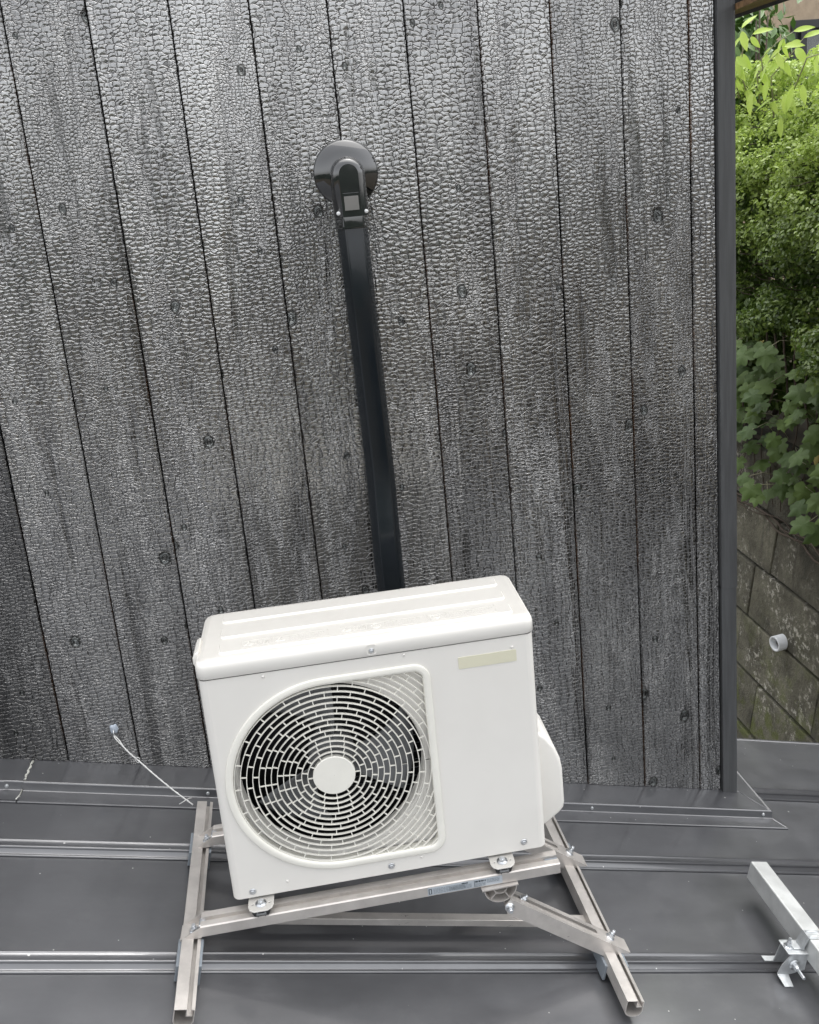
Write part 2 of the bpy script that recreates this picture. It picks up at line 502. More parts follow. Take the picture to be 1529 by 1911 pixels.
M_pad = simple('blue grey rubber', (0.19, 0.215, 0.24), 0.5, 0.0, 0.08)
M_rubber = simple('black rubber', (0.02, 0.02, 0.021), 0.5)
M_duct = simple('black glossy plastic', (0.004, 0.005, 0.006), 0.04, 0.0, 0.1, coat=1.0, spec=1.0)
M_duct.node_tree.nodes['Principled BSDF'].inputs['IOR'].default_value = 1.5
M_duct2 = simple('black satin plastic', (0.007, 0.010, 0.013), 0.20, 0.0, 0.05, 1.5, coat=0.12, spec=0.4)
M_white = simple('white plastic', (0.75, 0.76, 0.76), 0.4)
M_stick = simple('grey sticker', (0.17, 0.165, 0.155), 0.5)
M_print = simple('silver sticker', (0.46, 0.50, 0.54), 0.35, 0.2, 0.05)
M_ink = simple('dark print', (0.03, 0.04, 0.05), 0.5)
M_ink2 = simple('grey print', (0.24, 0.27, 0.30), 0.5)
M_wire = simple('white coated wire', (0.72, 0.72, 0.70), 0.4, 0.2)
M_seal = simple('clear sealant', (0.42, 0.47, 0.54), 0.2, 0.0, 0.15, 60, 0.3)
M_mortar = simple('dirty white sealant', (0.45, 0.45, 0.41), 0.6, 0.0, 0.3, 40, 0.3)
M_conc = concrete_material()
M_joint = simple('dark soil', (0.02, 0.018, 0.013), 0.95)
M_pvc = simple('grey white pvc pipe', (0.62, 0.64, 0.66), 0.35)
M_soil = simple('brown earth', (0.06, 0.05, 0.035), 0.95, 0, 0.4, 3, 0.5)
M_wood = simple('brown soffit timber', (0.20, 0.12, 0.060), 0.55, 0.0, 0.4, 3.0, 0.2, stretch=(1, 14, 14))
M_fascia = simple('dark fascia', (0.03, 0.03, 0.03), 0.5)
M_plaster = simple('beige plaster', (0.42, 0.33, 0.24), 0.9, 0.0, 0.1, 10, 0.4)
M_wframe = simple('dark bronze window frame', (0.022, 0.023, 0.026), 0.4)
M_curtain = simple('grey curtain', (0.20, 0.20, 0.20), 0.8, 0.0, 0.3, 1.0, stretch=(40, 40, 0.3))
M_twig = simple('bark', (0.085, 0.065, 0.05), 0.9)
M_stem = simple('pale green stem', (0.28, 0.27, 0.17), 0.6)
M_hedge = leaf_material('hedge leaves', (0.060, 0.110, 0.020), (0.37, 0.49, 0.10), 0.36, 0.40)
M_ivy = leaf_material('ivy leaves', (0.030, 0.068, 0.008), (0.115, 0.185, 0.028), 0.6, 0.22, True)
M_ivyy = leaf_material('yellowed ivy leaf', (0.24, 0.19, 0.03), (0.32, 0.27, 0.05), 0.5, 0.25, True)
M_lime = leaf_material('young lime green leaves', (0.42, 0.58, 0.09), (0.55, 0.68, 0.16), 0.42, 0.42, True)
M_dkleaf = leaf_material('dark glossy leaves', (0.055, 0.125, 0.024), (0.13, 0.22, 0.045), 0.32, 0.15, True)
t_ = NT('window glass')
t_.b.inputs['Transmission Weight'].default_value = 0.75
M_glass = t_.out((0.5, 0.52, 0.52), 0.05, 0.0)

# ------------------------------------------------------------------ roof frame
T = 0.2583286                       # fall of the roof along +X
ZB = -0.2640947
RA = math.atan(T)
def zr(x, h=0.0): return ZB - T * x + h
# frame: local x runs down the slope, local z is normal to the roof
R_roof = Matrix.Translation((0, 0, ZB)) @ Matrix.Rotation(RA, 4, 'Y')
def rx(x): return x / math.cos(RA)  # world x -> distance along the slope

roof = bpy.data.objects.new('roof', None)
C.objects.link(roof)
roof['kind'] = 'structure'
roof['label'] = 'dark grey metal roof with standing seams that slopes down to the right'
roof.location = (0, 0, ZB)
roof.rotation_euler = (0, RA, 0)
X0, X1 = rx(-3.6), rx(3.0)
ribs = [0.009 - 0.3985 * k for k in range(0, 8)]
PAN = -0.020
def pan(y0, y1):
    m = MB()
    n = 2
    m.box((X0, y0, PAN - 0.006), (X1, y1, PAN), None, 0.0)
    return m
edges = [0.4075] + [y - 0.0 for y in ribs]
for a, b in zip(edges[:-1], edges[1:]):
    m = pan(b + 0.0005, a - 0.0005)
    m.obj('roof_panel', M_roof, roof)
m = pan(-3.6, ribs[-1] - 0.0005); m.obj('roof_panel', M_roof, roof)
def arc(cx, cz, r, a0, a1, n=5):
    return [(cx + r * math.cos(math.radians(a0 + (a1 - a0) * k / n)), cz + r * math.sin(math.radians(a0 + (a1 - a0) * k / n))) for k in range(n + 1)]
# from the front foot up over the cap and down the back; y is measured from the front edge of the cap
rib_prof = [(-0.0165, PAN + 0.0002)] + arc(-0.0138, PAN + 0.0014, 0.0040, 170, 40, 8) + [(-0.0098, PAN + 0.0020), (-0.0042, PAN + 0.0024), (-0.0024, -0.0066), (-0.0008, -0.0060)] + arc(0.0034, -0.0038, 0.0044, 200, 70, 9) + [(0.0066, -0.0008), (0.0245, -0.0008)] + arc(0.0284, -0.0030, 0.0044, 130, -10, 9) + [(0.0322, -0.0060), (0.0330, PAN + 0.0010), (0.0400, PAN + 0.0010), (0.0400, PAN + 0.0002)]
rib_me = None
for y in ribs:
    if rib_me is None:
        m = MB()
        # front (towards the camera) is -y
        m.extrude(rib_prof[::-1], X0, X1, None, True)
        o = m.obj('standing_seam', M_roof, roof)
        rib_me = o.data
    else:
        o = bpy.data.objects.new('standing_seam', rib_me); C.objects.link(o); o.parent = roof
    o.location = (0, y, 0)
m = MB()
m.extrude([(0.400, PAN - 0.004), (0.412, PAN + 0.003), (0.424, PAN + 0.0), (0.424, PAN - 0.10), (0.408, PAN - 0.10), (0.408, PAN - 0.012)], X0, X1)
add_bevel(m.obj('eave_trim', M_roof, roof), 0.002)

# ------------------------------------------------------------------ charred wall
wall = thing('charred_wall', 'tall wall of vertical charred black timber boards rising from the metal roof', 'wall', (0, 0, 0))
BW = 0.21250808; BX = -0.29336519
ZT = 3.0
def board(xa, xb, dy, tone=0.8, name='board'):
    m = MB()
    g = 0.0022
    a, b = xa + g, xb - g
    e = 0.0015
    bm = bmesh.new()
    za, zb_ = zr(a, 0.010), zr(b, 0.010)
    vs = [bm.verts.new(p) for p in ((a, dy, za), (b, dy, zb_), (b, dy, ZT), (a, dy, ZT), (a, dy + 0.016, za), (b, dy + 0.016, zb_), (b, dy + 0.016, ZT), (a, dy + 0.016, ZT))]
    for f in ((0, 1, 2, 3), (5, 4, 7, 6), (4, 0, 3, 7), (1, 5, 6, 2), (4, 5, 1, 0), (3, 2, 6, 7)):
        bm.faces.new([vs[i] for i in f])
    bmesh.ops.bevel(bm, geom=[x for x in bm.edges if abs(x.verts[0].co.y - dy) < 1e-6 and abs(x.verts[1].co.y - dy) < 1e-6], offset=0.0022, segments=2, affect='EDGES')
    m.bm(bm)
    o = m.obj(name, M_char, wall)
    o.color = (tone, tone, tone, 1)
    return o
TONE = {-3: 0.58, -2: 0.50, -1: 0.90, 0: 0.82, 1: 0.95, 2: 1.02, 3: 0.92, 4: 0.94, 5: 0.88, 6: 0.92, 7: 0.84, 8: 0.88, 9: 1.06}
k = -14
while BX + k * BW < 1.65:
    xa = BX + k * BW
    xb = min(xa + BW, 1.7006)
    if xa + BW > 1.619 + 0.01: xb = 1.7006
    board(xa, xb, random.uniform(-0.0012, 0.0012), TONE.get(k, 0.75))
    k += 1
# backing of the cladding and the plain return round the corner
m = MB()
m.extrude([(-3.3, zr(-3.3, -0.02)), (1.752, zr(1.752, -0.02)), (1.752, ZT), (-3.3, ZT)], 0.018, 0.10, None, axis='y')
m.obj('backing', M_back, wall)
for i in range(12):                                                  # return side, charred boards too
    y0 = 0.05 + i * BW
    m = MB()
    m.box((1.742, y0 + 0.002, zr(1.76, 0.01)), (1.758, y0 + BW - 0.002, ZT))
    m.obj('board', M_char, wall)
# corner trim in two lengths, the upper lapping over the lower
def trim(z0, z1, out):
    m = MB()
    x0, x1 = 1.7022 , 1.7612 + out
    y0 = -0.014 - out
    m.extrude([(x0, 0.010), (x0, y0 + 0.0015), (x0 + 0.0015, y0), (x1 - 0.010, y0), (x1 - 0.0035, y0 + 0.0018), (x1, y0 + 0.009), (x1, 0.055), (x1 - 0.002, 0.055), (x1 - 0.002, 0.010)], z0, z1, None, axis='z')
    return add_bevel(m.obj('corner_trim', M_trim, wall), 0.0008, 2, 25)
trim(zr(1.74, -0.006), 0.118, 0.0)
trim(0.112, ZT, 0.0018)

# ------------------------------------------------------------------ wall flashing on the roof
fl = thing('wall_flashing', 'dark grey folded metal flashing along the foot of the charred wall', 'flashing', (0, 0, ZB), 0)
fl.rotation_euler = (0, RA, 0)
prof = [(0.012, 0.030), (0.012, 0.012), (0.0, 0.0105), (-0.108, 0.0105), (-0.1115, 0.0125), (-0.1155, 0.0130), (-0.1185, 0.0105), (-0.1235, -0.0120), (-0.1262, -0.0128), (-0.171, -0.0138), (-0.1755, -0.0146), (-0.1765, -0.0165), (-0.1760, PAN + 0.0006), (0.0, PAN + 0.0006)]
XC = rx(1.760)
def flash_piece(xa, xb, mitre):
    m = MB()
    n = len(prof)
    v = []
    for p in prof: v.append((xa, p[0], p[1]))
    for p in prof: v.append((xb - p[0] * 0.62 if mitre else xb, p[0], p[1]))
    f = [(i, i + 1, n + i + 1, n + i) for i in range(n - 1)] + [tuple(range(n))] + [tuple(range(2 * n - 1, n - 1, -1))]
    m.add(v, f)
    return add_bevel(m.obj('flashing_strip', M_roof, fl), 0.0014, 2, 20)
JX = rx(-0.617)
flash_piece(rx(-3.5), JX - 0.0015, False)
flash_piece(JX + 0.0015, XC, True)
m = MB()                                                             # return leg, along the side of the wall
n = len(prof)
v = [(XC - p[0] * 0.62, p[0], p[1]) for p in prof] + [(XC - p[0] * 0.62, 1.6, p[1]) for p in prof]
m.add(v, [(i, i + 1, n + i + 1, n + i) for i in range(n - 1)])
add_bevel(m.obj('flashing_strip', M_roof, fl), 0.0014, 2, 20)
m = MB()                                                             # the lapped end of the left strip, with its sealant
pj = [(p[0], p[1] + 0.0016) for p in prof[2:10]]
m.extrude(pj, JX - 0.05, JX + 0.004, None, closed=False)
add_bevel(m.obj('lap_joint', M_roof, fl), 0.001)
m = MB()
jr = [(-0.004, 0.0118)] + [(-0.012 - 0.095 * i / 12, 0.0118) for i in range(13)]
m.tube([(JX + 0.005 + 0.002 * math.sin(i * 1.7), q[0], q[1]) for i, q in enumerate(jr)], 0.003, 7, rr=[0.0022 + 0.0018 * abs(math.sin(i * 2.1)) for i in range(len(jr))])
m.tube([(JX + 0.004, -0.124, -0.010), (JX + 0.002, -0.15, -0.0115), (JX - 0.004, -0.168, -0.013)], 0.002, 6)
m.obj('sealant_bead', M_mortar, fl)
m = MB()
m.tube([(XC + 0.004, -0.006, 0.0110), (XC + 0.034, -0.055, 0.0107), (XC + 0.064, -0.103, 0.0105)], 0.0012, 6)
m.obj('mitre_seam', M_roof, fl)
nn_ = Vector((0, -0.6, 0.8)).normalized()
for x in (-0.657, -0.084, 0.52, 1.165, 1.799):
    m = MB()
    p = Vector((rx(x), -0.1208, -0.0005))
    q = Vector((0, -0.976, 0.217))
    m.tube([p, p + q * 0.0022], 0.0055, 12)
    m.tube([p + q * 0.0022, p + q * 0.0036], 0.0042, 12, rr=[0.0048, 0.0025])
    m.obj('screw', M_galv, fl)

# ------------------------------------------------------------------ pipe cover on the wall
dc = thing('pipe_cover', 'black plastic air conditioner pipe cover running down the charred wall from a round cap', 'pipe cover', (0.5603, 0, 1.59))
def dp(x, y, z): return (x - 0.5603, y, z - 1.59)
# round wall cap: a shallow dome on a thin plate
capM = Matrix.Translation((0.0, 0, 0.002)) @ Matrix.Rotation(math.radians(90), 4, 'X')
m = MB()
m.lathe([(0.0930, 0.0), (0.0935, 0.006), (0.0915, 0.0095), (0.086, 0.014), (0.070, 0.0235), (0.055, 0.030), (0.03, 0.033), (0.0005, 0.033)], 72, capM)
m.obj('wall_cap', M_duct, dc)
# raised body with a round top
def duct_sec(w, d, ch, y0=-0.001):
    """section in (x, y): open side at the wall"""
    h = w / 2
    return [(-h, y0), (-h, -d * 0.42), (-h + ch, -d + 0.004), (-h + ch + 0.004, -d), (h - ch - 0.004, -d), (h - ch, -d + 0.004), (h, -d * 0.42), (h, y0)]
def body(wid, dep, zs, zt, inset, nseg=16):
    """stadium-shaped raised body: straight sides from zs up, half round at the top centre zt; inset front"""
    m = MB()
    rings = []
    layers = [(wid / 2, -0.012), (wid / 2, -dep + 0.022), (wid / 2 - 0.003, -dep + 0.014), (wid / 2 - inset * 0.55, -dep + 0.005), (wid / 2 - inset, -dep)]
    for r, y in layers:
        ring = [(-r, y, zs)]
        for k in range(nseg + 1):
            a = math.pi - math.pi * k / nseg
            ring.append((r * math.cos(a), y, zt + r * math.sin(a)))
        ring.append((r, y, zs))
        rings.append(ring)
    nr = len(rings[0])
    v = [p for r in rings for p in r]
    f = []
    for i in range(len(rings) - 1):
        for k in range(nr - 1):
            f.append((i * nr + k, i * nr + k + 1, (i + 1) * nr + k + 1, (i + 1) * nr + k))
    m.add(v, f, True)
    o = len(m.v)
    m.f.append(tuple(range(o - nr, o))); m.sm.append(False)
    m.f.append(tuple(i * nr for i in range(len(rings))) ); m.sm.append(False)
    return m
m2 = body(0.098, 0.080, -0.120, -0.004, 0.022)
for a, b in zip(m2.f, m2.sm): pass
m2.obj('elbow_cover', M_duct, dc)
m = MB()
m.box((-0.0225, -0.0822, -0.1), (0.0225, -0.0795, -0.055), None, 0.001)       # flat pad on the front
m.obj('front_pad', M_duct, dc)
for sx in (-1, 1):
    m = MB()
    m.box((sx * 0.069 - 0.019, -0.0300, -0.0012), (sx * 0.069 + 0.019, -0.021, 0.0012))
    m.obj('cap_rib', M_duct, dc)
m = MB()
m.box((-0.0200, -0.0836, -0.103), (0.0205, -0.0815, -0.064), None, 0.0006)
m.obj('sticker', M_stick, dc)
# straight duct, then a run that swings out from the wall
def loft(path, sec_fn, mat, name):
    m = MB()
    n = None
    v = []
    for (x, y, z, w, d) in path:
        s = duct_sec(w, d, 0.017)
        n = len(s)
        for q in s: v.append(dp(x + q[0], y + q[1], z))
    f = []
    for i in range(len(path) - 1):
        for k in range(n - 1):
            f.append((i * n + k, (i + 1) * n + k, (i + 1) * n + k + 1, i * n + k + 1))
    f.append(tuple(range(n)))
    m.add(v, f)
    o = m.obj(name, mat, dc)
    add_bevel(o, 0.003, 3, 20)
    smooth_all(o)
    return o
loft([(0.5612, 0, 1.487, 0.098, 0.074), (0.5612, 0, 1.437, 0.096, 0.073)], duct_sec, M_duct, 'sleeve')
m = MB()
s_ = [(q[0] * 1.03, q[1] * 1.02) for q in duct_sec(0.098, 0.0745, 0.017)]
m.extrude([( q[0] + 0.0009, q[1]) for q in s_], -0.151, -0.1475, None, axis='z')
m.obj('sleeve_lip', M_duct, dc)
path = []
zz = [1.442, 1.2, 1.0, 0.85, 0.74, 0.70, 0.66, 0.62, 0.58, 0.54, 0.50, 0.46, 0.42, 0.36, 0.30, 0.20, 0.10, 0.0]
for z in zz:
    tt = min(1, max(0, (0.74 - z) / 0.34))
    sm = tt * tt * (3 - 2 * tt)
    path.append((0.5612 + 0.007 * (1.442 - z) / 0.73 - 0.010 * sm, -0.045 * sm, z, 0.088, 0.068))
loft(path, duct_sec, M_duct2, 'straight_duct')
for p in ((0.0, -0.004, 0.0905), (-0.0390, -0.0740, -0.1090), (0.0400, -0.0740, -0.1090)):
    m = MB()
    M = Matrix.Translation(p) @ Matrix.Rotation(math.radians(90), 4, 'X')
    m.lathe([(0.0058, -0.006), (0.0058, 0.001), (0.0045, 0.0035), (0.0005, 0.0045)], 14, M)
    m.obj('screw', M_white, dc)

# ------------------------------------------------------------------ air conditioner outdoor unit
AX, AY, AZ, ATH = 0.0274547, -0.7351528, -0.1399846, -0.0341922
acM = Matrix.Translation((AX, AY, AZ)) @ Matrix.Rotation(ATH, 4, 'Z')
ac = thing('air_conditioner_unit', 'cream white air conditioner outdoor unit with round fan grille standing on the roof stand', 'air conditioner', (AX, AY, AZ), ATH)
AW, AD, AH, AT = 0.80, 0.265, 0.604, 0.6513
XZ = Matrix(((1, 0, 0, 0), (0, 0, -1, 0), (0, 1, 0, 0), (0, 0, 0, 1)))    # plate XY -> XZ, plate +z -> -y

GX, GZ, GR = 0.2875, 0.3050, 0.2555
GXR = 0.5345
def outline(inset=0.0, rc=0.035, n=40):
    """grille outline: half circle on the left, square with rounded corners on the right"""
    r = GR - inset
    pts = []
    for k in range(n + 1):
        a = math.radians(90 + 180 * k / n)
        pts.append((GX + r * math.cos(a), GZ + r * math.sin(a)))
    x1 = GXR - inset
    rr = max(0.006, rc - inset)
    for cx, cz, a0 in ((x1 - rr, GZ - r + rr, 270), (x1 - rr, GZ + r - rr, 0)):
        for k in range(9):
            a = math.radians(a0 + 90 * k / 8)
            pts.append((cx + rr * math.cos(a), cz + rr * math.sin(a)))
    return pts
# front panel with the opening
me = plate_mesh(rrect(0.0008, AW - 0.0008, 0.0, AH, 0.010), [outline(0.0)[::-1]], 0.0008)
m = MB()
add_mesh(m, me, Matrix.Translation((0, 0.0, 0)) @ XZ)
o = m.obj('front_panel', M_case, ac)
# casing sides and back: rounded upright corners
m = MB()
rv = 0.020
def ring_xy(x0, x1, y0, y1, r, n=6): return rrect(x0, x1, y0, y1, r, n)
sh = ring_xy(0, AW, 0.0, AD, rv)
# leave the front face itself to the front panel: start from the corner arcs
n = len(sh)
v = [(p[0], p[1], 0.0) for p in sh] + [(p[0], p[1], AH - 0.0022) for p in sh]
f = []
for i in range(n):
    j = (i + 1) % n
    if sh[i][1] < 1e-6 and sh[j][1] < 1e-6: continue
    f.append((i, j, n + j, n + i))
m.add(v, f, True)
m.add([(p[0], p[1], 0.002) for p in sh], [tuple(range(n - 1, -1, -1))])
m.obj('casing', M_case, ac)
# the panel must follow the rounded corners: cut it back
o.data.clear_geometry()
me = plate_mesh(rrect(rv - 0.0002, AW - rv + 0.0002, 0.0, AH - 0.0022, 0.0005, 2), [outline(0.0)[::-1]], 0.0008)
m = MB()
add_mesh(m, me, Matrix.Translation((0, 0.0008, 0)) @ XZ)
me2 = m.mesh('front_panel', M_case)
o.data = me2

# top cover: rounded lid, with its raised panels and moulded marks
m = MB()
lid = [(0.0, AH + 0.001, 0.0018), (0.0, AH + 0.0022, 0.003), (0.0, AH + 0.026, 0.003), (0.0012, AH + 0.033, 0.0), (0.004, AH + 0.039, 0.0), (0.008, AH + 0.0435, 0.0), (0.013, AH + 0.0462, 0.0), (0.020, AT, 0.0)]
rows = []
for ins, z, out in lid:
    e = out - ins if out else -ins + 0.003
    rows.append([(p[0], p[1], z) for p in rrect(-e, AW + e, -e - 0.0005, AD + e, max(0.006, 0.024 - ins * 0.5), 8)])
n = len(rows[0])
v = [p for r in rows for p in r]
f = [(i * n + k, i * n + (k + 1) % n, (i + 1) * n + (k + 1) % n, (i + 1) * n + k) for i in range(len(rows) - 1) for k in range(n)]
m.add(v, f, True)
m.add(rows[-1], [tuple(range(n))])
m.add(rows[0], [tuple(range(n - 1, -1, -1))])
lid_o = m.obj('top_cover', M_case, ac)
def emboss(poly, h, name, inset=0.0032, z=None):
    """a raised panel with sloped sides on the lid; poly is a rounded rectangle (x0,x1,y0,y1,r)"""
    x0, x1, y0, y1, r = poly
    a = rrect(x0, x1, y0, y1, r); b = rrect(x0 + inset, x1 - inset, y0 + inset, y1 - inset, max(0.001, r - inset))
    n = len(a); z0 = z or AT
    m = MB()
    m.add([(p[0], p[1], z0 - 0.0005) for p in a] + [(p[0], p[1], z0 + h) for p in b], [(i, (i + 1) % n, n + (i + 1) % n, n + i) for i in range(n)], True)
    m.add([(p[0], p[1], z0 + h) for p in b], [tuple(range(n))])
    return m.obj(name, M_case, lid_o)
PH = 0.0048
emboss((0.048, 0.757, 0.186, 0.240, 0.012), PH, 'raised_panel')
emboss((0.050, 0.758, 0.102, 0.160, 0.012), PH, 'raised_panel')
emboss((0.052, 0.759, 0.021, 0.078, 0.010), PH, 'raised_panel')
zt = AT + PH
def flat_frame(m, x0, x1, y0, y1, w=0.0012, h=0.0007):
    for b in ((x0, x1, y0, y0 + w), (x0, x1, y1 - w, y1), (x0, x0 + w, y0 + w, y1 - w), (x1 - w, x1, y0 + w, y1 - w)):
        m.box((b[0], b[2], zt - 0.0003), (b[1], b[3], zt + h))
def tri(m, cx, cy, s, h=0.0011):
    p = [Vector((cx + s * math.cos(math.radians(90 + 120 * k)), cy + s * math.sin(math.radians(90 + 120 * k)), zt + 0.0002)) for k in range(3)]
    for i in range(3): m.tube([p[i], p[(i + 1) % 3]], 0.0010, 5, caps=True)
def prohibit(m, cx, cy, r):
    m.tube([(cx + r * math.cos(2 * math.pi * k / 20), cy + r * math.sin(2 * math.pi * k / 20), zt + 0.0002) for k in range(20)], 0.0011, 5, closed=True)
    d = r * 0.7
    m.tube([(cx - d, cy + d, zt + 0.0002), (cx + d, cy - d, zt + 0.0002)], 0.0011, 5)
def strokes(m, x0, x1, y, hgt):
    """a row of tiny moulded characters, too small to read"""
    x = x0
    while x < x1:
        w = random.uniform(0.0035, 0.0055)
        for k in range(3):
            yy = y - hgt / 2 + hgt * (k + 0.5) / 3
            m.box((x, yy - 0.0005, zt - 0.0002), (x + w * random.uniform(0.5, 0.95), yy + 0.0005, zt + 0.0004))
        m.box((x + w * 0.4, y - hgt / 2, zt - 0.0002), (x + w * 0.55, y + hgt / 2, zt + 0.0004))
        x += w + 0.0016
def moulded_text(m, body, x, y, size):
    me = text_mesh(body, size, 0.0006)
    add_mesh(m, me, Matrix.Translation((x, y, zt + 0.0006)))
m = MB()
flat_frame(m, 0.106, 0.313, 0.031, 0.066)
m.box((0.179, 0.031, zt - 0.0003), (0.1804, 0.066, zt + 0.0011))
tri(m, 0.123, 0.0465, 0.0125); moulded_text(m, '注意', 0.155, 0.0485, 0.020)
tri(m, 0.197, 0.0465, 0.0125)
strokes(m, 0.218, 0.304, 0.056, 0.007); strokes(m, 0.218, 0.290, 0.044, 0.007)
flat_frame(m, 0.338, 0.545, 0.031, 0.066)
m.box((0.408, 0.031, zt - 0.0003), (0.4094, 0.066, zt + 0.0011))
tri(m, 0.354, 0.0465, 0.0125); moulded_text(m, '注意', 0.385, 0.0485, 0.020)
prohibit(m, 0.426, 0.0485, 0.0115)
strokes(m, 0.446, 0.536, 0.056, 0.007); strokes(m, 0.446, 0.525, 0.044, 0.007)
flat_frame(m, 0.552, 0.722, 0.033, 0.066)
prohibit(m, 0.570, 0.0495, 0.0115)
strokes(m, 0.590, 0.712, 0.0565, 0.007); strokes(m, 0.590, 0.690, 0.045, 0.007)
m.obj('moulded_warnings', M_case, lid_o, kind='stuff')
# screw recess in the lid lip
m = MB()
pr = rrect(0.396, 0.419, AH + 0.006, AH + 0.032, 0.005)
me = plate_mesh(pr, [rrect(0.3985, 0.4165, AH + 0.0085, AH + 0.0295, 0.004)[::-1]], 0.0008)
add_mesh(m, me, Matrix.Translation((0, -0.0042, 0)) @ XZ)
m.obj('screw_recess', M_case, lid_o)
def panel_screw(x, z, y=-0.001, r=0.0085, par=None):
    m = MB()
    M = Matrix.Translation((x, y, z)) @ Matrix.Rotation(math.radians(90), 4, 'X')
    m.lathe([(r, 0), (r, 0.001), (r * 0.75, 0.0022), (r * 0.7, 0.0012), (r * 0.55, 0.0036), (r * 0.2, 0.0046), (0.0004, 0.0035)], 18, M)
    m.obj('screw', M_zinc, par or ac)
panel_screw(0.4075, AH + 0.0165, -0.0040, 0.0062, lid_o)
for x, z in ((0.0507, 0.0175), (0.398, 0.0215), (0.7407, 0.0245)): panel_screw(x, z)
for x, z in ((0.150, 0.592), (0.483, 0.595), (0.138, 0.030), (0.476, 0.0325), (0.745, 0.574)):
    m = MB()
    M = Matrix.Translation((x, -0.0002, z)) @ Matrix.Rotation(math.radians(90), 4, 'X')
    m.lathe([(0.0042, 0), (0.0032, 0.0018), (0.0004, 0.0026)], 12, M)
    m.obj('dimple', M_case, ac)
m = MB()
add_mesh(m, plate_mesh(rrect(0.6115, 0.7543, 0.5362, 0.5665, 0.002), [], 0.0006), Matrix.Translation((0, -0.0007, 0)) @ XZ)
m.obj('blank_label', M_label, ac)

# rim of the grille: a rounded band following the outline
rim = outline(0.004)
n = len(rim)
sec = [(0.0105, 0.0), (0.0100, -0.0045), (0.0080, -0.0052), (0.0, -0.0056), (-0.0062, -0.0050), (-0.0080, -0.002), (-0.0085, 0.006), (-0.0085, 0.018)]
v = []; f = []
for i in range(n):
    a = Vector(rim[i - 1]); b = Vector(rim[(i + 1) % n]); d = (b - a).normalized()
    nx, nz = d.y, -d.x                                               # outward (loop runs counter-clockwise)
    for so_, sy in sec: v.append((rim[i][0] + nx * so_, sy, rim[i][1] + nz * so_))
ns = len(sec)
for i in range(n):
    j = (i + 1) % n
    for k_ in range(ns - 1): f.append((i * ns + k_, i * ns + k_ + 1, j * ns + k_ + 1, j * ns + k_))
m = MB()
m.add(v, f, True)
grille = m.obj('fan_grille', M_grille, ac)
# rings and bridges
def inside(x, z):
    if x < GX: return (x - GX) ** 2 + (z - GZ) ** 2 < (GR - 0.0065) ** 2
    return x < GXR - 0.0065 and abs(z - GZ) < GR - 0.0065
HX, HZ = 0.2848, 0.3035
PITCH = 0.01455; R0 = 0.0515
Y0, Y1 = -0.0020, 0.0042
TH = 0.0011
def arc_piece(r, a0, a1, seg):
    v = []; f = []
    for k in range(seg + 1):
        a = a0 + (a1 - a0) * k / seg
        c, s = math.cos(a), math.sin(a)
        for q, y in ((r - TH * 0.75, Y0), (r + TH * 0.75, Y0), (r + TH, Y1), (r - TH, Y1)):
            v.append((HX + q * c, y, HZ + q * s))
    for k in range(seg):
        for i in range(4):
            j = (i + 1) % 4
            f.append((k * 4 + i, k * 4 + j, k * 4 + 4 + j, k * 4 + 4 + i))
    m.add(v, f, False)
NB = [12, 14, 16, 18, 19, 20, 20, 21, 22, 22, 22, 22, 22, 22, 22]
for i in range(23):
    r = R0 + 0.0125 + i * PITCH
    N = max(64, int(r * 700))
    ok = [inside(HX + r * math.cos(2 * math.pi * k / N), HZ + r * math.sin(2 * math.pi * k / N)) for k in range(N)]
    runs = []
    if all(ok): runs = [(0, N)]
    else:
        k0 = ok.index(False)
        run = []
        for q in range(1, N + 1):
            k = k0 + q
            if ok[k % N]: run.append(k)
            elif run:
                if len(run) > 1: runs.append((run[0], run[-1]))
                run = []
    nb = NB[i] if i < len(NB) else 26
    ph = (0.5 if i % 2 else 0.0)
    for ka, kb in runs:
        m = MB()
        a0, a1 = 2 * math.pi * ka / N, 2 * math.pi * kb / N
        arc_piece(r, a0, a1, kb - ka)
        # bridges to the next ring inside
        for k in range(2 * nb):
            a = 2 * math.pi * (k + ph) / nb
            if not (a0 <= a < a1): continue
            ra, rb = (R0 - 0.001 if i == 0 else r - PITCH + TH * 0.6), r - TH * 0.6
            d = Vector((math.cos(a), 0, math.sin(a))); p = Vector((-math.sin(a), 0, math.cos(a))) * 0.0011
            v = []
            for q in (ra, rb):
                for sgn in (-1, 1):
                    for y in (0.0002, Y1 - 0.001):
                        v.append(Vector((HX, y, HZ)) + d * q + p * sgn)
            m.add(v, [(0, 1, 3, 2), (4, 6, 7, 5), (0, 2, 6, 4), (1, 5, 7, 3), (0, 4, 5, 1), (2, 3, 7, 6)])
        m.obj('ring' if kb - ka == N else 'ring_arc', M_grille, grille)
m = MB()
M = Matrix.Translation((HX, 0.004, HZ)) @ Matrix.Rotation(math.radians(90), 4, 'X')
m.lathe([(0.0515, -0.006), (0.0515, 0.004)], 64, M)
m.lathe([(0.0515, 0.004), (0.0507, 0.0054), (0.0498, 0.0059)], 64, M)
m.lathe([(0.0498, 0.0059), (0.0005, 0.0061)], 64, M, False)
m.obj('hub_cap', M_grille, grille)
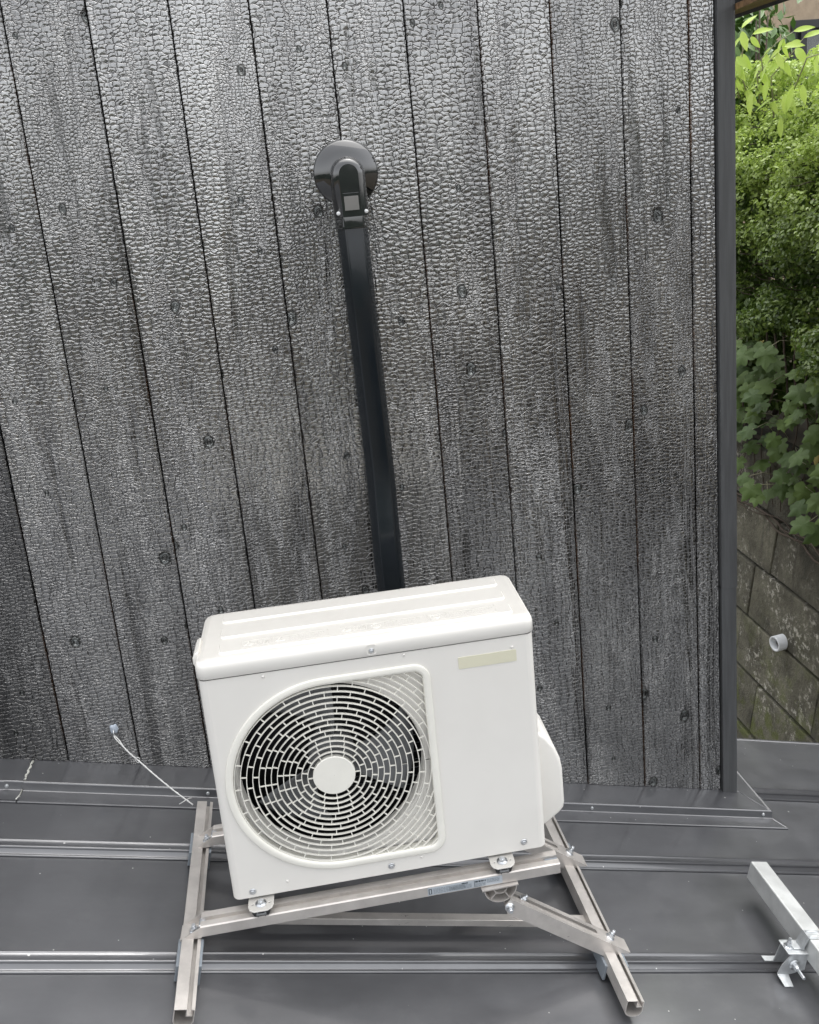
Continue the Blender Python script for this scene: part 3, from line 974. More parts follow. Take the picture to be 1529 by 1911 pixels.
# shroud with the air opening, a dark inside, the fan behind
SX, SZ, SR = 0.2815, 0.3070, 0.2300
me = plate_mesh([(p[0], p[1]) for p in outline(-0.004)], [[(SX + SR * math.cos(-2 * math.pi * k / 96), SZ + SR * math.sin(-2 * math.pi * k / 96)) for k in range(96)]], 0.0008)
m = MB()
add_mesh(m, me, Matrix.Translation((0, 0.026, 0)) @ XZ)
M = Matrix.Translation((SX, 0.026, SZ)) @ Matrix.Rotation(math.radians(90), 4, 'X')
m.lathe([(SR, 0.0), (SR - 0.004, -0.006), (SR - 0.005, -0.034)], 96, M)
v = [(p[0], -0.001, p[1]) for p in outline(-0.003)]; v += [(p[0], 0.026, p[1]) for p in outline(-0.003)]
n = len(v) // 2
m.add(v, [(i, (i + 1) % n, n + (i + 1) % n, n + i) for i in range(n)], True)
m.obj('shroud', M_case, ac)
m = MB()
m.box((0.012, 0.062, 0.012), (0.56, 0.255, 0.598))
o = m.obj('inner_casing', M_dark, ac)
# open its front: remove the face towards the fan
bm = bmesh.new(); bm.from_mesh(o.data)
bmesh.ops.delete(bm, geom=[fc for fc in bm.faces if fc.normal.y < -0.5], context='FACES_ONLY')
bm.to_mesh(o.data); bm.free()
m = MB()
M = Matrix.Translation((SX, 0.075, SZ)) @ Matrix.Rotation(math.radians(90), 4, 'X')
m.lathe([(0.058, -0.05), (0.058, 0.0), (0.052, 0.008), (0.0005, 0.010)], 40, M)
fan = m.obj('fan', M_fan, ac)
for kb in range(3):
    m = MB()
    v = []; f = []
    NR, NA = 8, 8
    a0 = math.radians(95 + 120 * kb)
    for i in range(NR + 1):
        r = 0.054 + (0.212 - 0.054) * i / NR
        span = math.radians(34 + 26 * i / NR); sk = math.radians(20) * (i / NR)
        for k_ in range(NA + 1):
            u_ = k_ / NA
            a = a0 + sk + span * (u_ - 0.5)
            v.append((SX + r * math.cos(a), 0.078 + 0.055 * (u_ - 0.15) + 0.01 * math.sin(u_ * math.pi), SZ + r * math.sin(a)))
    for i in range(NR):
        for k_ in range(NA):
            q = i * (NA + 1) + k_
            f.append((q, q + 1, q + NA + 2, q + NA + 1))
    m.add(v, f, True)
    o = m.obj('blade', M_fan, fan)
    sl = o.modifiers.new('thick', 'SOLIDIFY'); sl.thickness = 0.003
m = MB()
for k_ in range(22):
    z = 0.05 + k_ * 0.025
    m.tube([(0.30, 0.24, z), (0.52, 0.235, z + 0.004), (0.545, 0.20, z + 0.005), (0.55, 0.09, z + 0.005)], 0.0014, 5)
m.obj('heat_exchanger', M_fin, ac, kind='stuff')
# valve cover on the right side
m = MB()
vp = [(0.797, 0.288), (0.812, 0.285), (0.834, 0.264), (0.854, 0.232), (0.867, 0.196), (0.8715, 0.165), (0.8725, 0.066), (0.869, 0.048), (0.858, 0.036), (0.832, 0.016), (0.812, 0.004), (0.797, 0.002)]
m.extrude(vp, 0.070, 0.235, None, axis='y')
o = add_bevel(m.obj('valve_cover', M_case, ac), 0.010, 4, 40); smooth_all(o)
o.modifiers['bevel'].limit_method = 'ANGLE'
# hand grip at the top left
m = MB()
m.extrude([(0.004, 0.655), (-0.004, 0.652), (-0.0105, 0.640), (-0.0110, 0.626), (-0.004, 0.608), (0.004, 0.606)], 0.045, 0.125, None, axis='y')
add_bevel(m.obj('hand_grip', M_case, ac), 0.003, 3)
# feet: front tabs and matching rear ones
BTZ = -0.030                                                          # top of the beams, unit frame
for x0, x1 in ((0.0375, 0.099), (0.6475, 0.7085)):
    xc = (x0 + x1) / 2
    for sgn, yb, rot in ((1, 0.0, 0), (1, AD, 1)):
        m = MB()
        hw = (x1 - x0) / 2
        pts = [(-hw, 0.03), (-hw, -0.022), (-hw + 0.004, -0.033), (-hw + 0.014, -0.040), (hw - 0.014, -0.040), (hw - 0.004, -0.033), (hw, -0.022), (hw, 0.03)]
        holes = [[(sx * 0.021 + 0.0045 * math.cos(-2 * math.pi * k_ / 10), -0.0165 + 0.003 * math.sin(-2 * math.pi * k_ / 10)) for k_ in range(10)] for sx in (-1, 1)]
        me = plate_mesh(pts, holes, 0.0012, 0.0006)
        M = Matrix.Translation((xc, yb, -0.0095)) @ Matrix.Rotation(math.pi * rot, 4, 'Z')
        add_mesh(m, me, M)
        # hem and short riser back to the casing
        ft = m.obj('foot', M_case, ac)
        m = MB()
        Mb = M @ Matrix.Translation((0, -0.0165, 0))
        m.lathe([(0.0135, 0.0018), (0.0138, 0.0032), (0.0105, 0.0036), (0.0105, 0.0040), (0.0005, 0.0040)], 20, Mb)
        bm = bmesh.new(); bmesh.ops.create_cone(bm, cap_ends=True, segments=6, radius1=0.0085, radius2=0.0082, depth=0.006)
        m.bm(bm, Mb @ Matrix.Translation((0, 0, 0.007)))
        m.cyl((0, 0, 0.008), (0, 0, 0.0125), 0.0042, 10, Mb)
        m.obj('bolt', M_zinc, ft)
        m = MB()
        m.extrude([(-0.024, -0.0025), (0.024, -0.0025), (0.019, -0.0195), (-0.019, -0.0195)], -0.036, 0.000, M, axis='y')
        o = m.obj('rubber_spacer', M_rubber, ft)
        add_bevel(o, 0.004, 2)
        m = MB()
        for q in (-0.009, 0.009):
            m.tube([(q, -0.0365, -0.004), (q + 0.001, -0.0375, -0.0175)], 0.0018, 6, M)
        m.tube([(-0.012, -0.0366, -0.0115), (0.012, -0.0366, -0.0115)], 0.003, 6, M)
        m.obj('spacer_rib', M_fan, ft)

# ------------------------------------------------------------------ roof stand
rk = thing('roof_stand', 'champagne aluminium roof stand of rails, beams and slanted struts under the air conditioner', 'stand', (0, 0, 0))
RH = 0.043                                                            # top of the rails above the seams
def rail_profile(w, h):
    """slotted top, hollow, rounded belly: outer loop then back along the inside"""
    a = w / 2
    outer = [(-0.0055, h - 0.009), (-0.0055, h), (-a, h), (-a, 0.012)]
    for k_ in range(9):
        t = math.pi + math.pi * k_ / 8
        outer.append((a * math.cos(t), 0.012 + 0.012 * math.sin(t)))
    outer += [(a, 0.012), (a, h), (0.0075, h), (0.0075, h - 0.009)]
    return outer
def thicken(line, th, side=1):
    """open polyline -> closed thin-walled profile"""
    pts = [Vector(p) for p in line]
    off = []
    for i, p in enumerate(pts):
        a = pts[max(i - 1, 0)]; b = pts[min(i + 1, len(pts) - 1)]
        d = (b - a)
        if d.length < 1e-9: d = Vector((1, 0))
        d.normalize()
        off.append(p + Vector((-d.y, d.x)) * th * side)
    return [tuple(p) for p in pts] + [tuple(p) for p in off[::-1]]
def rail(xc, ya, yb, name='rail'):
    m = MB()
    w = 0.042
    a = w / 2
    M = Matrix.Translation((xc, 0, zr(xc))) @ Matrix.Rotation(RA, 4, 'Y')
    tw = 0.0022
    # left flange, groove, right lip: three thin-walled runs, plus the belly
    line = [(0.004, RH - 0.015), (0.004, RH), (-a, RH), (-a, 0.014)]
    for k_ in range(1, 8):
        t = math.pi + math.pi * k_ / 8
        line.append((a * math.cos(t), 0.014 + 0.0135 * math.sin(t)))
    line += [(a, 0.014), (a, RH - 0.001), (a - 0.006, RH - 0.001)]
    m.extrude(thicken(line, tw, -1), ya, yb, M, axis='y')
    m.extrude([(0.004, RH - 0.015), (a - 0.002, RH - 0.015), (a - 0.002, RH - 0.017), (0.004, RH - 0.017)], ya, yb, M, axis='y')
    o = m.obj(name, M_rail, rk)
    return o, M
YF, YB_ = -0.972, -0.226
XL, XR = -0.0905, 0.966
railL, ML = rail(XL, YF, YB_)
railR, MR = rail(XR, YF + 0.012, YB_)
# slot and wire hole on the left rail
m = MB()
m.box((-0.0150, YF + 0.022, RH + 0.0002), (-0.0105, YF + 0.035, RH + 0.0012), ML)
m.obj('slot', M_dark, railL)
m = MB()
m.lathe([(0.003, 0.0), (0.0025, 0.0006), (0.0003, 0.0006)], 10, ML @ Matrix.Translation((-0.012, YB_ - 0.012, RH + 0.0004)))
m.obj('wire_hole', M_dark, railL)
for M, par in ((ML, railL), (MR, railR)):
    for y in (ribs[1], ribs[2]):
        for sx in (-1, 1):
            m = MB()
            yo = y - 0.016 + (0.012 if sx < 0 else 0.0)
            x0_ = sx * 0.0216
            m.box((min(x0_, x0_ + sx * 0.0085), yo - 0.043, -0.014), (max(x0_, x0_ + sx * 0.0085), yo + 0.043, 0.030 if sx < 0 else 0.041), M, 0.002)
            m.obj('rubber_pad', M_pad, par)
# beams, in the frame of the unit
def beam(y0, y1, name='beam'):
    m = MB()
    zt_, zb_ = BTZ, -0.0585
    xa, xb = -0.082, 0.824
    yc = (y0 + y1) / 2
    g0, g1 = yc - 0.0065, yc + 0.0065
    tw = 0.0022
    # closed section with a groove in the top
    prof = [(y0, zb_), (y1, zb_), (y1, zt_), (g1, zt_), (g1, zt_ - 0.010), (g0, zt_ - 0.010), (g0, zt_), (y0 + 0.003, zt_), (y0, zt_ - 0.0025)]
    m.extrude(prof[::-1], xa, xb, acM)
    # open raked end on the left: front and rear cheeks running down to a point
    for ya in (y0, y1 - tw):
        m.add([(xa, ya, zt_ - 0.0025), (xa, ya, zb_), (xa - 0.052, ya, zb_ - 0.000), (xa, ya + tw, zt_ - 0.0025), (xa, ya + tw, zb_), (xa - 0.052, ya + tw, zb_)],
              [(0, 1, 2), (5, 4, 3), (0, 2, 5, 3), (1, 4, 5, 2)], False, acM)
    m.box((xa - 0.052, y0, zb_ - 0.0022), (xa, y1, zb_ - 0.0002), acM)
    o = m.obj(name, M_rail, rk)
    # dark slug in the open right end of the groove
    m = MB()
    m.box((xb - 0.034, g0 + 0.0006, zt_ - 0.0095), (xb - 0.001, g1 - 0.0006, zt_ - 0.006), acM)
    m.obj('groove_plug', M_pad, o)
    def bolt(x, y, z, s=1.0):
        m = MB()
        Mb = acM @ Matrix.Translation((x, y, z))
        m.lathe([(0.010 * s, 0), (0.010 * s, 0.0016), (0.0004, 0.0016)], 16, Mb)
        bm = bmesh.new(); bmesh.ops.create_cone(bm, cap_ends=True, segments=6, radius1=0.0078 * s, radius2=0.0076 * s, depth=0.007)
        m.bm(bm, Mb @ Matrix.Translation((0, 0, 0.005)))
        m.cyl((0, 0, 0.008), (0, 0, 0.017), 0.004 * s, 10, Mb)
        m.obj('bolt', M_zinc, o)
    bolt(xa - 0.018, yc - 0.008, zb_ + 0.008, 1.15)
    m = MB()
    m.box((xa - 0.006, yc - 0.014, zt_ - 0.0195), (xa + 0.010, yc + 0.014, zt_ - 0.006), acM, 0.003)
    m.obj('end_clip', M_zinc, o)
    return o
beamF = beam(-0.034, 0.016)
beamB = beam(0.298, 0.348)
# printed strip on the front beam
m = MB()
yl = -0.0345
m.box((0.480, yl - 0.0002, -0.0560), (0.672, yl + 0.0004, -0.0345), acM)
stk = m.obj('printed_strip', M_print, beamF)
m = MB(); m3 = MB()
m.box((0.4825, yl - 0.0010, -0.0525), (0.4905, yl - 0.0004, -0.0375), acM)
def lines(mm, x0, x1, z, h, gap=0.15):
    x = x0
    while x < x1:
        w = random.uniform(0.002, 0.007)
        mm.box((x, yl - 0.0010, z), (min(x + w, x1), yl - 0.0004, z + h), acM)
        x += w + random.uniform(0.0008, 0.002)
for z in (-0.0400, -0.0440, -0.0480, -0.0520): lines(m3, 0.4945, 0.575, z, 0.0018)
for z in (-0.0440, -0.0480, -0.0520): lines(m3, 0.535, 0.592, z, 0.0018)
for z in (-0.0390, -0.0430, -0.0470): lines(m3, 0.632, 0.664, z, 0.0015)
for z in (-0.0465, -0.0500, -0.0535): lines(m3, 0.602, 0.628, z, 0.0015)
lines(m, 0.567, 0.584, -0.0395, 0.0028)
lines(m, 0.602, 0.629, -0.0415, 0.0040)
m.box((0.5995, yl - 0.0010, -0.0545), (0.6005, yl - 0.0004, -0.0365), acM)
m3.obj('small_print', M_ink2, stk, kind='stuff')
m.obj('bold_print', M_ink, stk, kind='stuff')
o = m.mesh
m = MB()
m.box((0.4847, yl - 0.0014, -0.0505), (0.4883, yl - 0.0009, -0.0395), acM)
m.obj('mark_centre', M_print, stk)
# slanted struts from the beams down to the right rail
def strut(yc, name='strut'):
    top = Vector((0.703, yc, -0.2470)); bot = Vector((1.012, yc, -0.4875))
    d = bot - top
    L = d.length
    ang = math.atan2(-d.z, d.x)
    M = Matrix.Translation(top) @ Matrix.Rotation(ang, 4, 'Y')
    m = MB()
    w = 0.021; h = 0.040
    zt_ = 0.012
    # channel with a slot in the top, the slot ends short of the lower end
    tw = 0.0022
    L1 = L - 0.095
    # front and rear cheeks, cut level at the lower end to sit on the rail
    def cheek(y):
        pts = [(0.004, zt_), (L + 0.008, zt_), (L + 0.004, zt_ - 0.005), (L - 0.014, zt_ - 0.012), (L - 0.034, zt_ - h), (0.020, zt_ - h), (0.000, zt_ - h * 0.55)]
        m.extrude(pts[::-1], y, y + tw, M, axis='y')
    cheek(-w - tw); cheek(w)
    for a, b in ((-w, -0.0075), (0.0075, w)):
        m.box((0.004, a, zt_ - tw), (L1, b, zt_), M)
    for s_ in (-1, 1):
        m.box((0.004, s_ * 0.0075 - 0.001, zt_ - 0.009), (L1, s_ * 0.0075 + 0.001, zt_ + 0.0016), M)
    m.box((0.004, -w, zt_ - 0.024), (L1, w, zt_ - 0.022), M)
    m.box((L1, -w, zt_ - tw), (L + 0.008, w, zt_), M)
    m.box((0.02, -w, zt_ - h), (L - 0.036, w, zt_ - h + tw), M)
    o = m.obj(name, M_rail, rk)
    # bolts: on the top near the lower end, on the slot near the upper end, through the cheek at the pivot
    def bolt(Mb, stud=0.012):
        m = MB()
        m.lathe([(0.0125, 0), (0.0125, 0.002), (0.0004, 0.002)], 18, Mb)
        bm = bmesh.new(); bmesh.ops.create_cone(bm, cap_ends=True, segments=6, radius1=0.0095, radius2=0.0092, depth=0.009)
        m.bm(bm, Mb @ Matrix.Translation((0, 0, 0.0065)))
        m.cyl((0, 0, 0.010), (0, 0, 0.011 + stud), 0.0048, 10, Mb)
        m.obj('bolt', M_zinc, o)
    bolt(M @ Matrix.Translation((L - 0.050, 0.004, zt_)))
    bolt(M @ Matrix.Translation((0.052, 0.004, zt_ - 0.004)) @ Matrix.Rotation(math.radians(20), 4, 'Y'), 0.006)
    bolt(M @ Matrix.Translation((0.014, -w - tw, -0.009)) @ Matrix.Rotation(math.radians(90), 4, 'X'), 0.006)
    # half-moon hinge under the beam
    m = MB()
    cx, cz, r = 0.690, -0.2035, 0.043
    for rr_, th in ((r, 0.0022), (r * 0.42, 0.0018)):
        line = [(cx + rr_ * math.cos(math.pi + math.pi * k_ / 16), cz + rr_ * math.sin(math.pi + math.pi * k_ / 16)) for k_ in range(17)]
        m.extrude(thicken(line, th, 1), yc - 0.018, yc + 0.020, None, axis='y')
    for a in (225, 300):
        p = Vector((cx + r * 0.42 * math.cos(math.radians(a)), cz + r * 0.42 * math.sin(math.radians(a)))); q = Vector((cx + r * math.cos(math.radians(a)), cz + r * math.sin(math.radians(a))))
        m.extrude(thicken([tuple(p), tuple(q)], 0.002, 1), yc - 0.018, yc + 0.020, None, axis='y')
    m.box((cx - 0.048, yc - 0.021, cz - 0.0005), (cx + 0.046, yc + 0.021, cz + 0.0028))
    m.obj('hinge', M_rail, o)
    return o
strut(-0.782)
strut(-0.448)
# low tie bar between the two rails
m = MB()
M = Matrix.Translation((0, 0, ZB)) @ Matrix.Rotation(RA, 4, 'Y')
m.box((rx(XL) + 0.022, -0.672, 0.004), (rx(XR) - 0.022, -0.647, 0.024), M, 0.0015)
m.obj('tie_bar', M_rail, rk)

# ------------------------------------------------------------------ tie wire from wall to stand
hk = thing('wall_hook', 'small hook set in a blob of clear sealant low on the charred wall', 'hook', (-0.3542, 0, -0.039))
bm = bmesh.new(); bmesh.ops.create_icosphere(bm, subdivisions=3, radius=1)
for v_ in bm.verts:
    q = v_.co
    k_ = 1 + 0.22 * math.sin(5 * q.x + 2) * math.cos(4 * q.z)
    v_.co = Vector((q.x * 0.0125 * k_, q.y * 0.006, q.z * 0.0155 * k_ + 0.003))
m = MB(); m.bm(bm, None, True)
m.obj('sealant_blob', M_seal, hk)
m = MB()
m.tube([(0, 0, 0.004), (0, -0.012, 0.003), (0.001, -0.018, -0.003), (0.001, -0.016, -0.010), (0.0, -0.009, -0.013)], 0.0022, 8)
m.obj('hook_eye', M_zinc, hk)
m = MB()
A = Vector((-0.3535, -0.016, -0.049)); B = Vector((-0.2735, -0.118, -0.0870)); Cc = Vector((-0.1135, -0.242, -0.1905))
def curve(a, b, sag, n=14):
    return [a.lerp(b, k_ / n) + Vector((0, 0, -sag * math.sin(math.pi * k_ / n))) for k_ in range(n + 1)]
for ph in (0, math.pi):
    pts = []
    seq = curve(A, B, 0.008, 16) + curve(B, Cc, 0.006, 30)[1:]
    for i, p in enumerate(seq):
        spread = 0.0016
        if i < 5: spread = 0.0016 + 0.0055 * math.sin(math.pi * (i + 0.001) / 5)
        w = i * 0.8
        side = Vector((0.62, 0.78, 0)).cross(Vector((0, 0, 1)))
        a = ph if i < 5 else ph + (i - 5) * 1.1
        pts.append(p + (side * math.cos(a) + Vector((0, 0, 1)) * math.sin(a) * 0.7) * spread)
    m.tube(pts, 0.0018, 6)
ring = [B + Vector((0.006 * math.cos(2 * math.pi * k_ / 12), 0, 0.009 * math.sin(2 * math.pi * k_ / 12))) for k_ in range(13)]
m.tube(ring, 0.0012, 5)
m.tube([Cc + Vector((-0.035, -0.02, 0.024)), Cc + Vector((-0.008, 0.0, 0.024)), Cc + Vector((0.0, 0.004, 0.020))], 0.0012, 5)
wt = m.obj('tie_wire', M_wire)
wt['label'] = 'thin white twisted wire tied from the wall hook to the left rail of the stand'
wt['category'] = 'wire'

# ------------------------------------------------------------------ snow guard tube on the right
sg = thing('snow_guard_bar', 'square silver aluminium bar clamped across the roof seams at the right edge', 'snow guard', (1.54, -1.3, zr(1.54)))
sgI = Matrix.Translation(-Vector(sg.location))
Msg = sgI @ Matrix.Translation((1.540, 0, zr(1.540))) @ Matrix.Rotation(RA, 4, 'Y')
m = MB()
hw = 0.028; zb0, zt0 = 0.042, 0.100
wl_ = 0.0025
def sq(h, z0, z1, r): return rrect(-h, h, z0, z1, r, 3)
o1 = sq(hw, zb0, zt0, 0.004); i1 = sq(hw - wl_, zb0 + wl_, zt0 - wl_, 0.002)
n = len(o1)
YS, YE = -0.505, -3.4
v = [(p[0], YS, p[1]) for p in o1] + [(p[0], YE, p[1]) for p in o1] + [(p[0], YS, p[1]) for p in i1] + [(p[0], YE, p[1]) for p in i1]
f = []
for i in range(n):
    j = (i + 1) % n
    f += [(i, j, n + j, n + i), (2 * n + j, 2 * n + i, 3 * n + i, 3 * n + j), (j, i, 2 * n + i, 2 * n + j), (n + i, n + j, 3 * n + j, 3 * n + i)]
m.add(v, f, False, Msg)
m.obj('bar', M_tube, sg)
def clamp(yc):
    """bracket gripping the seam at the left of the bar, with hook strap, bolt and nuts"""
    M = Msg @ Matrix.Translation((-0.075, yc, 0))
    m = MB()
    # front plate, leaning, with its foot
    m.add([(-0.030, -0.022, -0.004), (0.010, -0.022, -0.004), (0.050, -0.022, 0.010), (0.050, -0.020, 0.060), (0.002, -0.020, 0.060), (-0.022, -0.022, 0.025),
           (-0.030, -0.019, -0.004), (0.010, -0.019, -0.004), (0.050, -0.019, 0.010), (0.050, -0.017, 0.060), (0.002, -0.017, 0.060), (-0.022, -0.019, 0.025)],
          [(0, 1, 2, 3, 4, 5), (11, 10, 9, 8, 7, 6), (0, 6, 7, 1), (1, 7, 8, 2), (2, 8, 9, 3), (3, 9, 10, 4), (4, 10, 11, 5), (5, 11, 6, 0)], False, M)
    m.add([(-0.030, -0.022, -0.004), (0.004, -0.022, -0.004), (0.004, -0.052, -0.016), (-0.022, -0.052, -0.016), (-0.030, -0.022, -0.0065), (0.004, -0.022, -0.0065), (0.004, -0.052, -0.0185), (-0.022, -0.052, -0.0185)],
          [(0, 3, 2, 1), (4, 5, 6, 7), (0, 4, 7, 3), (1, 2, 6, 5), (2, 3, 7, 6)], False, M)
    c = m.obj('clamp', M_galv, sg)
    m = MB()
    m.add([(-0.022, 0.016, 0.000), (0.040, 0.016, 0.000), (0.040, 0.014, 0.062), (-0.014, 0.014, 0.062), (-0.022, 0.019, 0.000), (0.040, 0.019, 0.000), (0.040, 0.017, 0.062), (-0.014, 0.017, 0.062)],
          [(0, 1, 2, 3), (7, 6, 5, 4), (0, 3, 7, 4), (1, 5, 6, 2), (3, 2, 6, 7)], False, M)
    m.box((-0.048, 0.016, 0.001), (0.0, 0.034, 0.0036), M)
    m.obj('rear_plate', M_galv, c)
    m = MB()
    m.box((-0.016, -0.026, 0.0605), (0.047, 0.026, 0.064), M, 0.0015)
    m.obj('top_plate', M_galv, c)
    m = MB()                                                          # strap that hooks over the bar, with a pressed groove
    xs0, xs1 = 0.0475, 0.098
    m.box((0.008, -0.012, 0.0645), (0.044, 0.014, 0.068), M, 0.001)
    m.add([(0.036, -0.014, 0.064), (0.036, 0.016, 0.064), (0.046, 0.016, 0.104), (0.046, -0.014, 0.104), (0.030, -0.014, 0.068), (0.030, 0.016, 0.068), (0.040, 0.016, 0.107), (0.040, -0.014, 0.107)],
          [(0, 1, 2, 3), (7, 6, 5, 4), (0, 3, 7, 4), (1, 5, 6, 2), (3, 2, 6, 7)], False, M)
    m.box((0.041, -0.014, 0.1005), (0.106, 0.016, 0.1040), M, 0.0012)
    for yy in (-0.008, 0.010):
        m.tube([(0.047, yy, 0.1045), (0.101, yy, 0.1045)], 0.0026, 8, M)
    m.box((0.1035, -0.014, 0.088), (0.1065, 0.016, 0.104), M, 0.001)
    m.obj('hook_strap', M_galv, c)
    def bolt(Mb, stud, s=1.0):
        m = MB()
        m.lathe([(0.0165 * s, 0), (0.0165 * s, 0.0025), (0.0004, 0.0025)], 20, Mb)
        bm = bmesh.new(); bmesh.ops.create_cone(bm, cap_ends=True, segments=6, radius1=0.0105 * s, radius2=0.0102 * s, depth=0.010)
        m.bm(bm, Mb @ Matrix.Translation((0, 0, 0.0075)))
        bm = bmesh.new(); bmesh.ops.create_cone(bm, cap_ends=True, segments=14, radius1=0.0085 * s, radius2=0.0068 * s, depth=0.006)
        m.bm(bm, Mb @ Matrix.Translation((0, 0, 0.0155)))
        pts = [(0, 0, 0.018 + stud * k_ / 12) for k_ in range(13)]
        m.tube(pts, 0.0052 * s, 10, Mb, rr=[(0.0052 if k_ % 2 else 0.0047) * s for k_ in range(13)])
        m.obj('bolt', M_zinc, c)
    bolt(M @ Matrix.Translation((0.014, -0.022, 0.026)) @ Matrix.Rotation(math.radians(90), 4, 'X'), 0.030, 0.92)
    bolt(M @ Matrix.Translation((-0.002, 0.0, 0.064)), 0.010, 0.78)
    return c
clamp(ribs[2] - 0.016)

# ------------------------------------------------------------------ retaining wall of concrete blocks
rw = thing('retaining_wall', 'old mossy retaining wall of large concrete blocks beyond the roof edge', 'wall', (3.4, 2.7, -2.0))
rwI = Matrix.Translation(-Vector(rw.location))
def wx(z): return 3.5 + 0.10 * (z + 0.84)
tilt = 0.045
def wallpt(y, z, out=0.0): return Vector((wx(z) - out, y, z + tilt * (y - 2.7)))
CH = 0.415
for i in range(-1, 8):
    zt1 = -0.82 - CH * i; zb1 = zt1 - CH
    y = -2.0 - 0.53 * (i % 2) - 0.2 * ((i * 7) % 3) + 0.16
    while y < 8.0:
        ln = random.uniform(0.80, 1.0)
        g = 0.012
        out = random.uniform(-0.012, 0.012)
        sk = 0.04
        bm = bmesh.new()
        ya, yb = y + 0.0015, y + ln - 0.0015
        pts = []
        for dx in (out, -0.25):
            for (yy, zz_) in ((ya + sk, zb1 + g), (yb + sk, zb1 + g), (yb, zt1 - g), (ya, zt1 - g)):
                jit = Vector((0, random.uniform(-0.006, 0.006), random.uniform(-0.006, 0.006)))
                pts.append(bm.verts.new(wallpt(yy, zz_, dx) + jit))
        for q in ((0, 3, 2, 1), (4, 5, 6, 7), (0, 1, 5, 4), (1, 2, 6, 5), (2, 3, 7, 6), (3, 0, 4, 7)): bm.faces.new([pts[a] for a in q])
        bmesh.ops.bevel(bm, geom=[e for e in bm.edges], offset=0.006, segments=1, affect='EDGES')
        m = MB(); m.bm(bm, rwI)
        m.obj('block', M_conc, rw)
        y += ln
m = MB()
m.add([wallpt(-2.6, -4.2, -0.07), wallpt(8.6, -4.2, -0.07), wallpt(8.6, -0.30, -0.07), wallpt(-2.6, -0.30, -0.07)], [(0, 3, 2, 1)], False, rwI)
m.obj('joint_backing', M_joint, rw)
# dead vine stems along the top course
for s_ in range(4):
    m = MB()
    pts = []
    for k_ in range(26):
        y = 1.7 + k_ * 0.08
        pts.append(wallpt(y, -0.84 + 0.02 * math.sin(k_ * 0.9 + s_) + 0.03 * (s_ - 1.5) * math.sin(k_ * 0.23 + s_ * 2), 0.015 + 0.012 * math.sin(k_ * 1.3 + s_)))
    m.tube(pts, 0.007 - 0.001 * s_, 6, rwI)
    m.obj('dead_vine', M_twig, rw)

wp = thing('weep_pipe', 'short grey white drain pipe sticking out of the mossy retaining wall', 'pipe', tuple(wallpt(2.45, -1.60)))
Mw = Matrix.Rotation(math.radians(-90), 4, 'Y') @ Matrix.Rotation(math.radians(8), 4, 'X')
m = MB()
m.lathe([(0.040, -0.06), (0.040, 0.074), (0.0425, 0.077), (0.0505, 0.077), (0.0525, 0.074), (0.0525, -0.06)], 40, Mw)
m.obj('pipe_wall', M_pvc, wp)
m = MB()
m.lathe([(0.0398, 0.03), (0.0004, 0.028)], 30, Mw)
m.obj('mud_fill', M_joint, wp)

# ------------------------------------------------------------------ ground
def sheet(name, x0, x1, y0, y1, z, mat, label):
    m = MB()
    N = 14
    v = [(x0 + (x1 - x0) * i / N, y0 + (y1 - y0) * j / N, z) for j in range(N + 1) for i in range(N + 1)]
    f = [(j * (N + 1) + i, j * (N + 1) + i + 1, (j + 1) * (N + 1) + i + 1, (j + 1) * (N + 1) + i) for j in range(N) for i in range(N)]
    m.add(v, f)
    o = m.obj(name, mat)
    o['kind'] = 'structure'; o['label'] = label
    return o
sheet('ground', -150, 150, -150, 150, -4.2, M_soil, 'ground far below around the houses')
sheet('terrace', 3.56, 60, -40, 60, -0.34, M_soil, 'raised earth terrace behind the retaining wall')

# unseen dark ring added all round to darken the reflected horizon
m = MB()
N = 180
v = []
for i in range(N):
    a = 2 * math.pi * i / N
    hh = 3.5 + 1.4 * math.sin(3 * a + 1) + 1.1 * math.sin(7 * a) + 0.5 * math.sin(17 * a + 2) + random.uniform(-0.35, 0.35)
    for r, z in ((58, -4.25), (64, hh * 0.62), (74, hh), (95, hh + 2.0), (130, -4.25)):
        v.append((r * math.cos(a), r * math.sin(a), z + random.uniform(-0.3, 0.3)))
m.add(v, [(i * 5 + k, ((i + 1) % N) * 5 + k, ((i + 1) % N) * 5 + k + 1, i * 5 + k + 1) for i in range(N) for k in range(4)], True)
M_blocker = simple('dark horizon blocker', (0.022, 0.030, 0.022), 0.9, 0.0, 0.5, 0.4)
hl = m.obj('horizon_blocker', M_blocker)
hl['kind'] = 'structure'; hl['label'] = 'unseen dark ring added around the houses to block the low horizon'

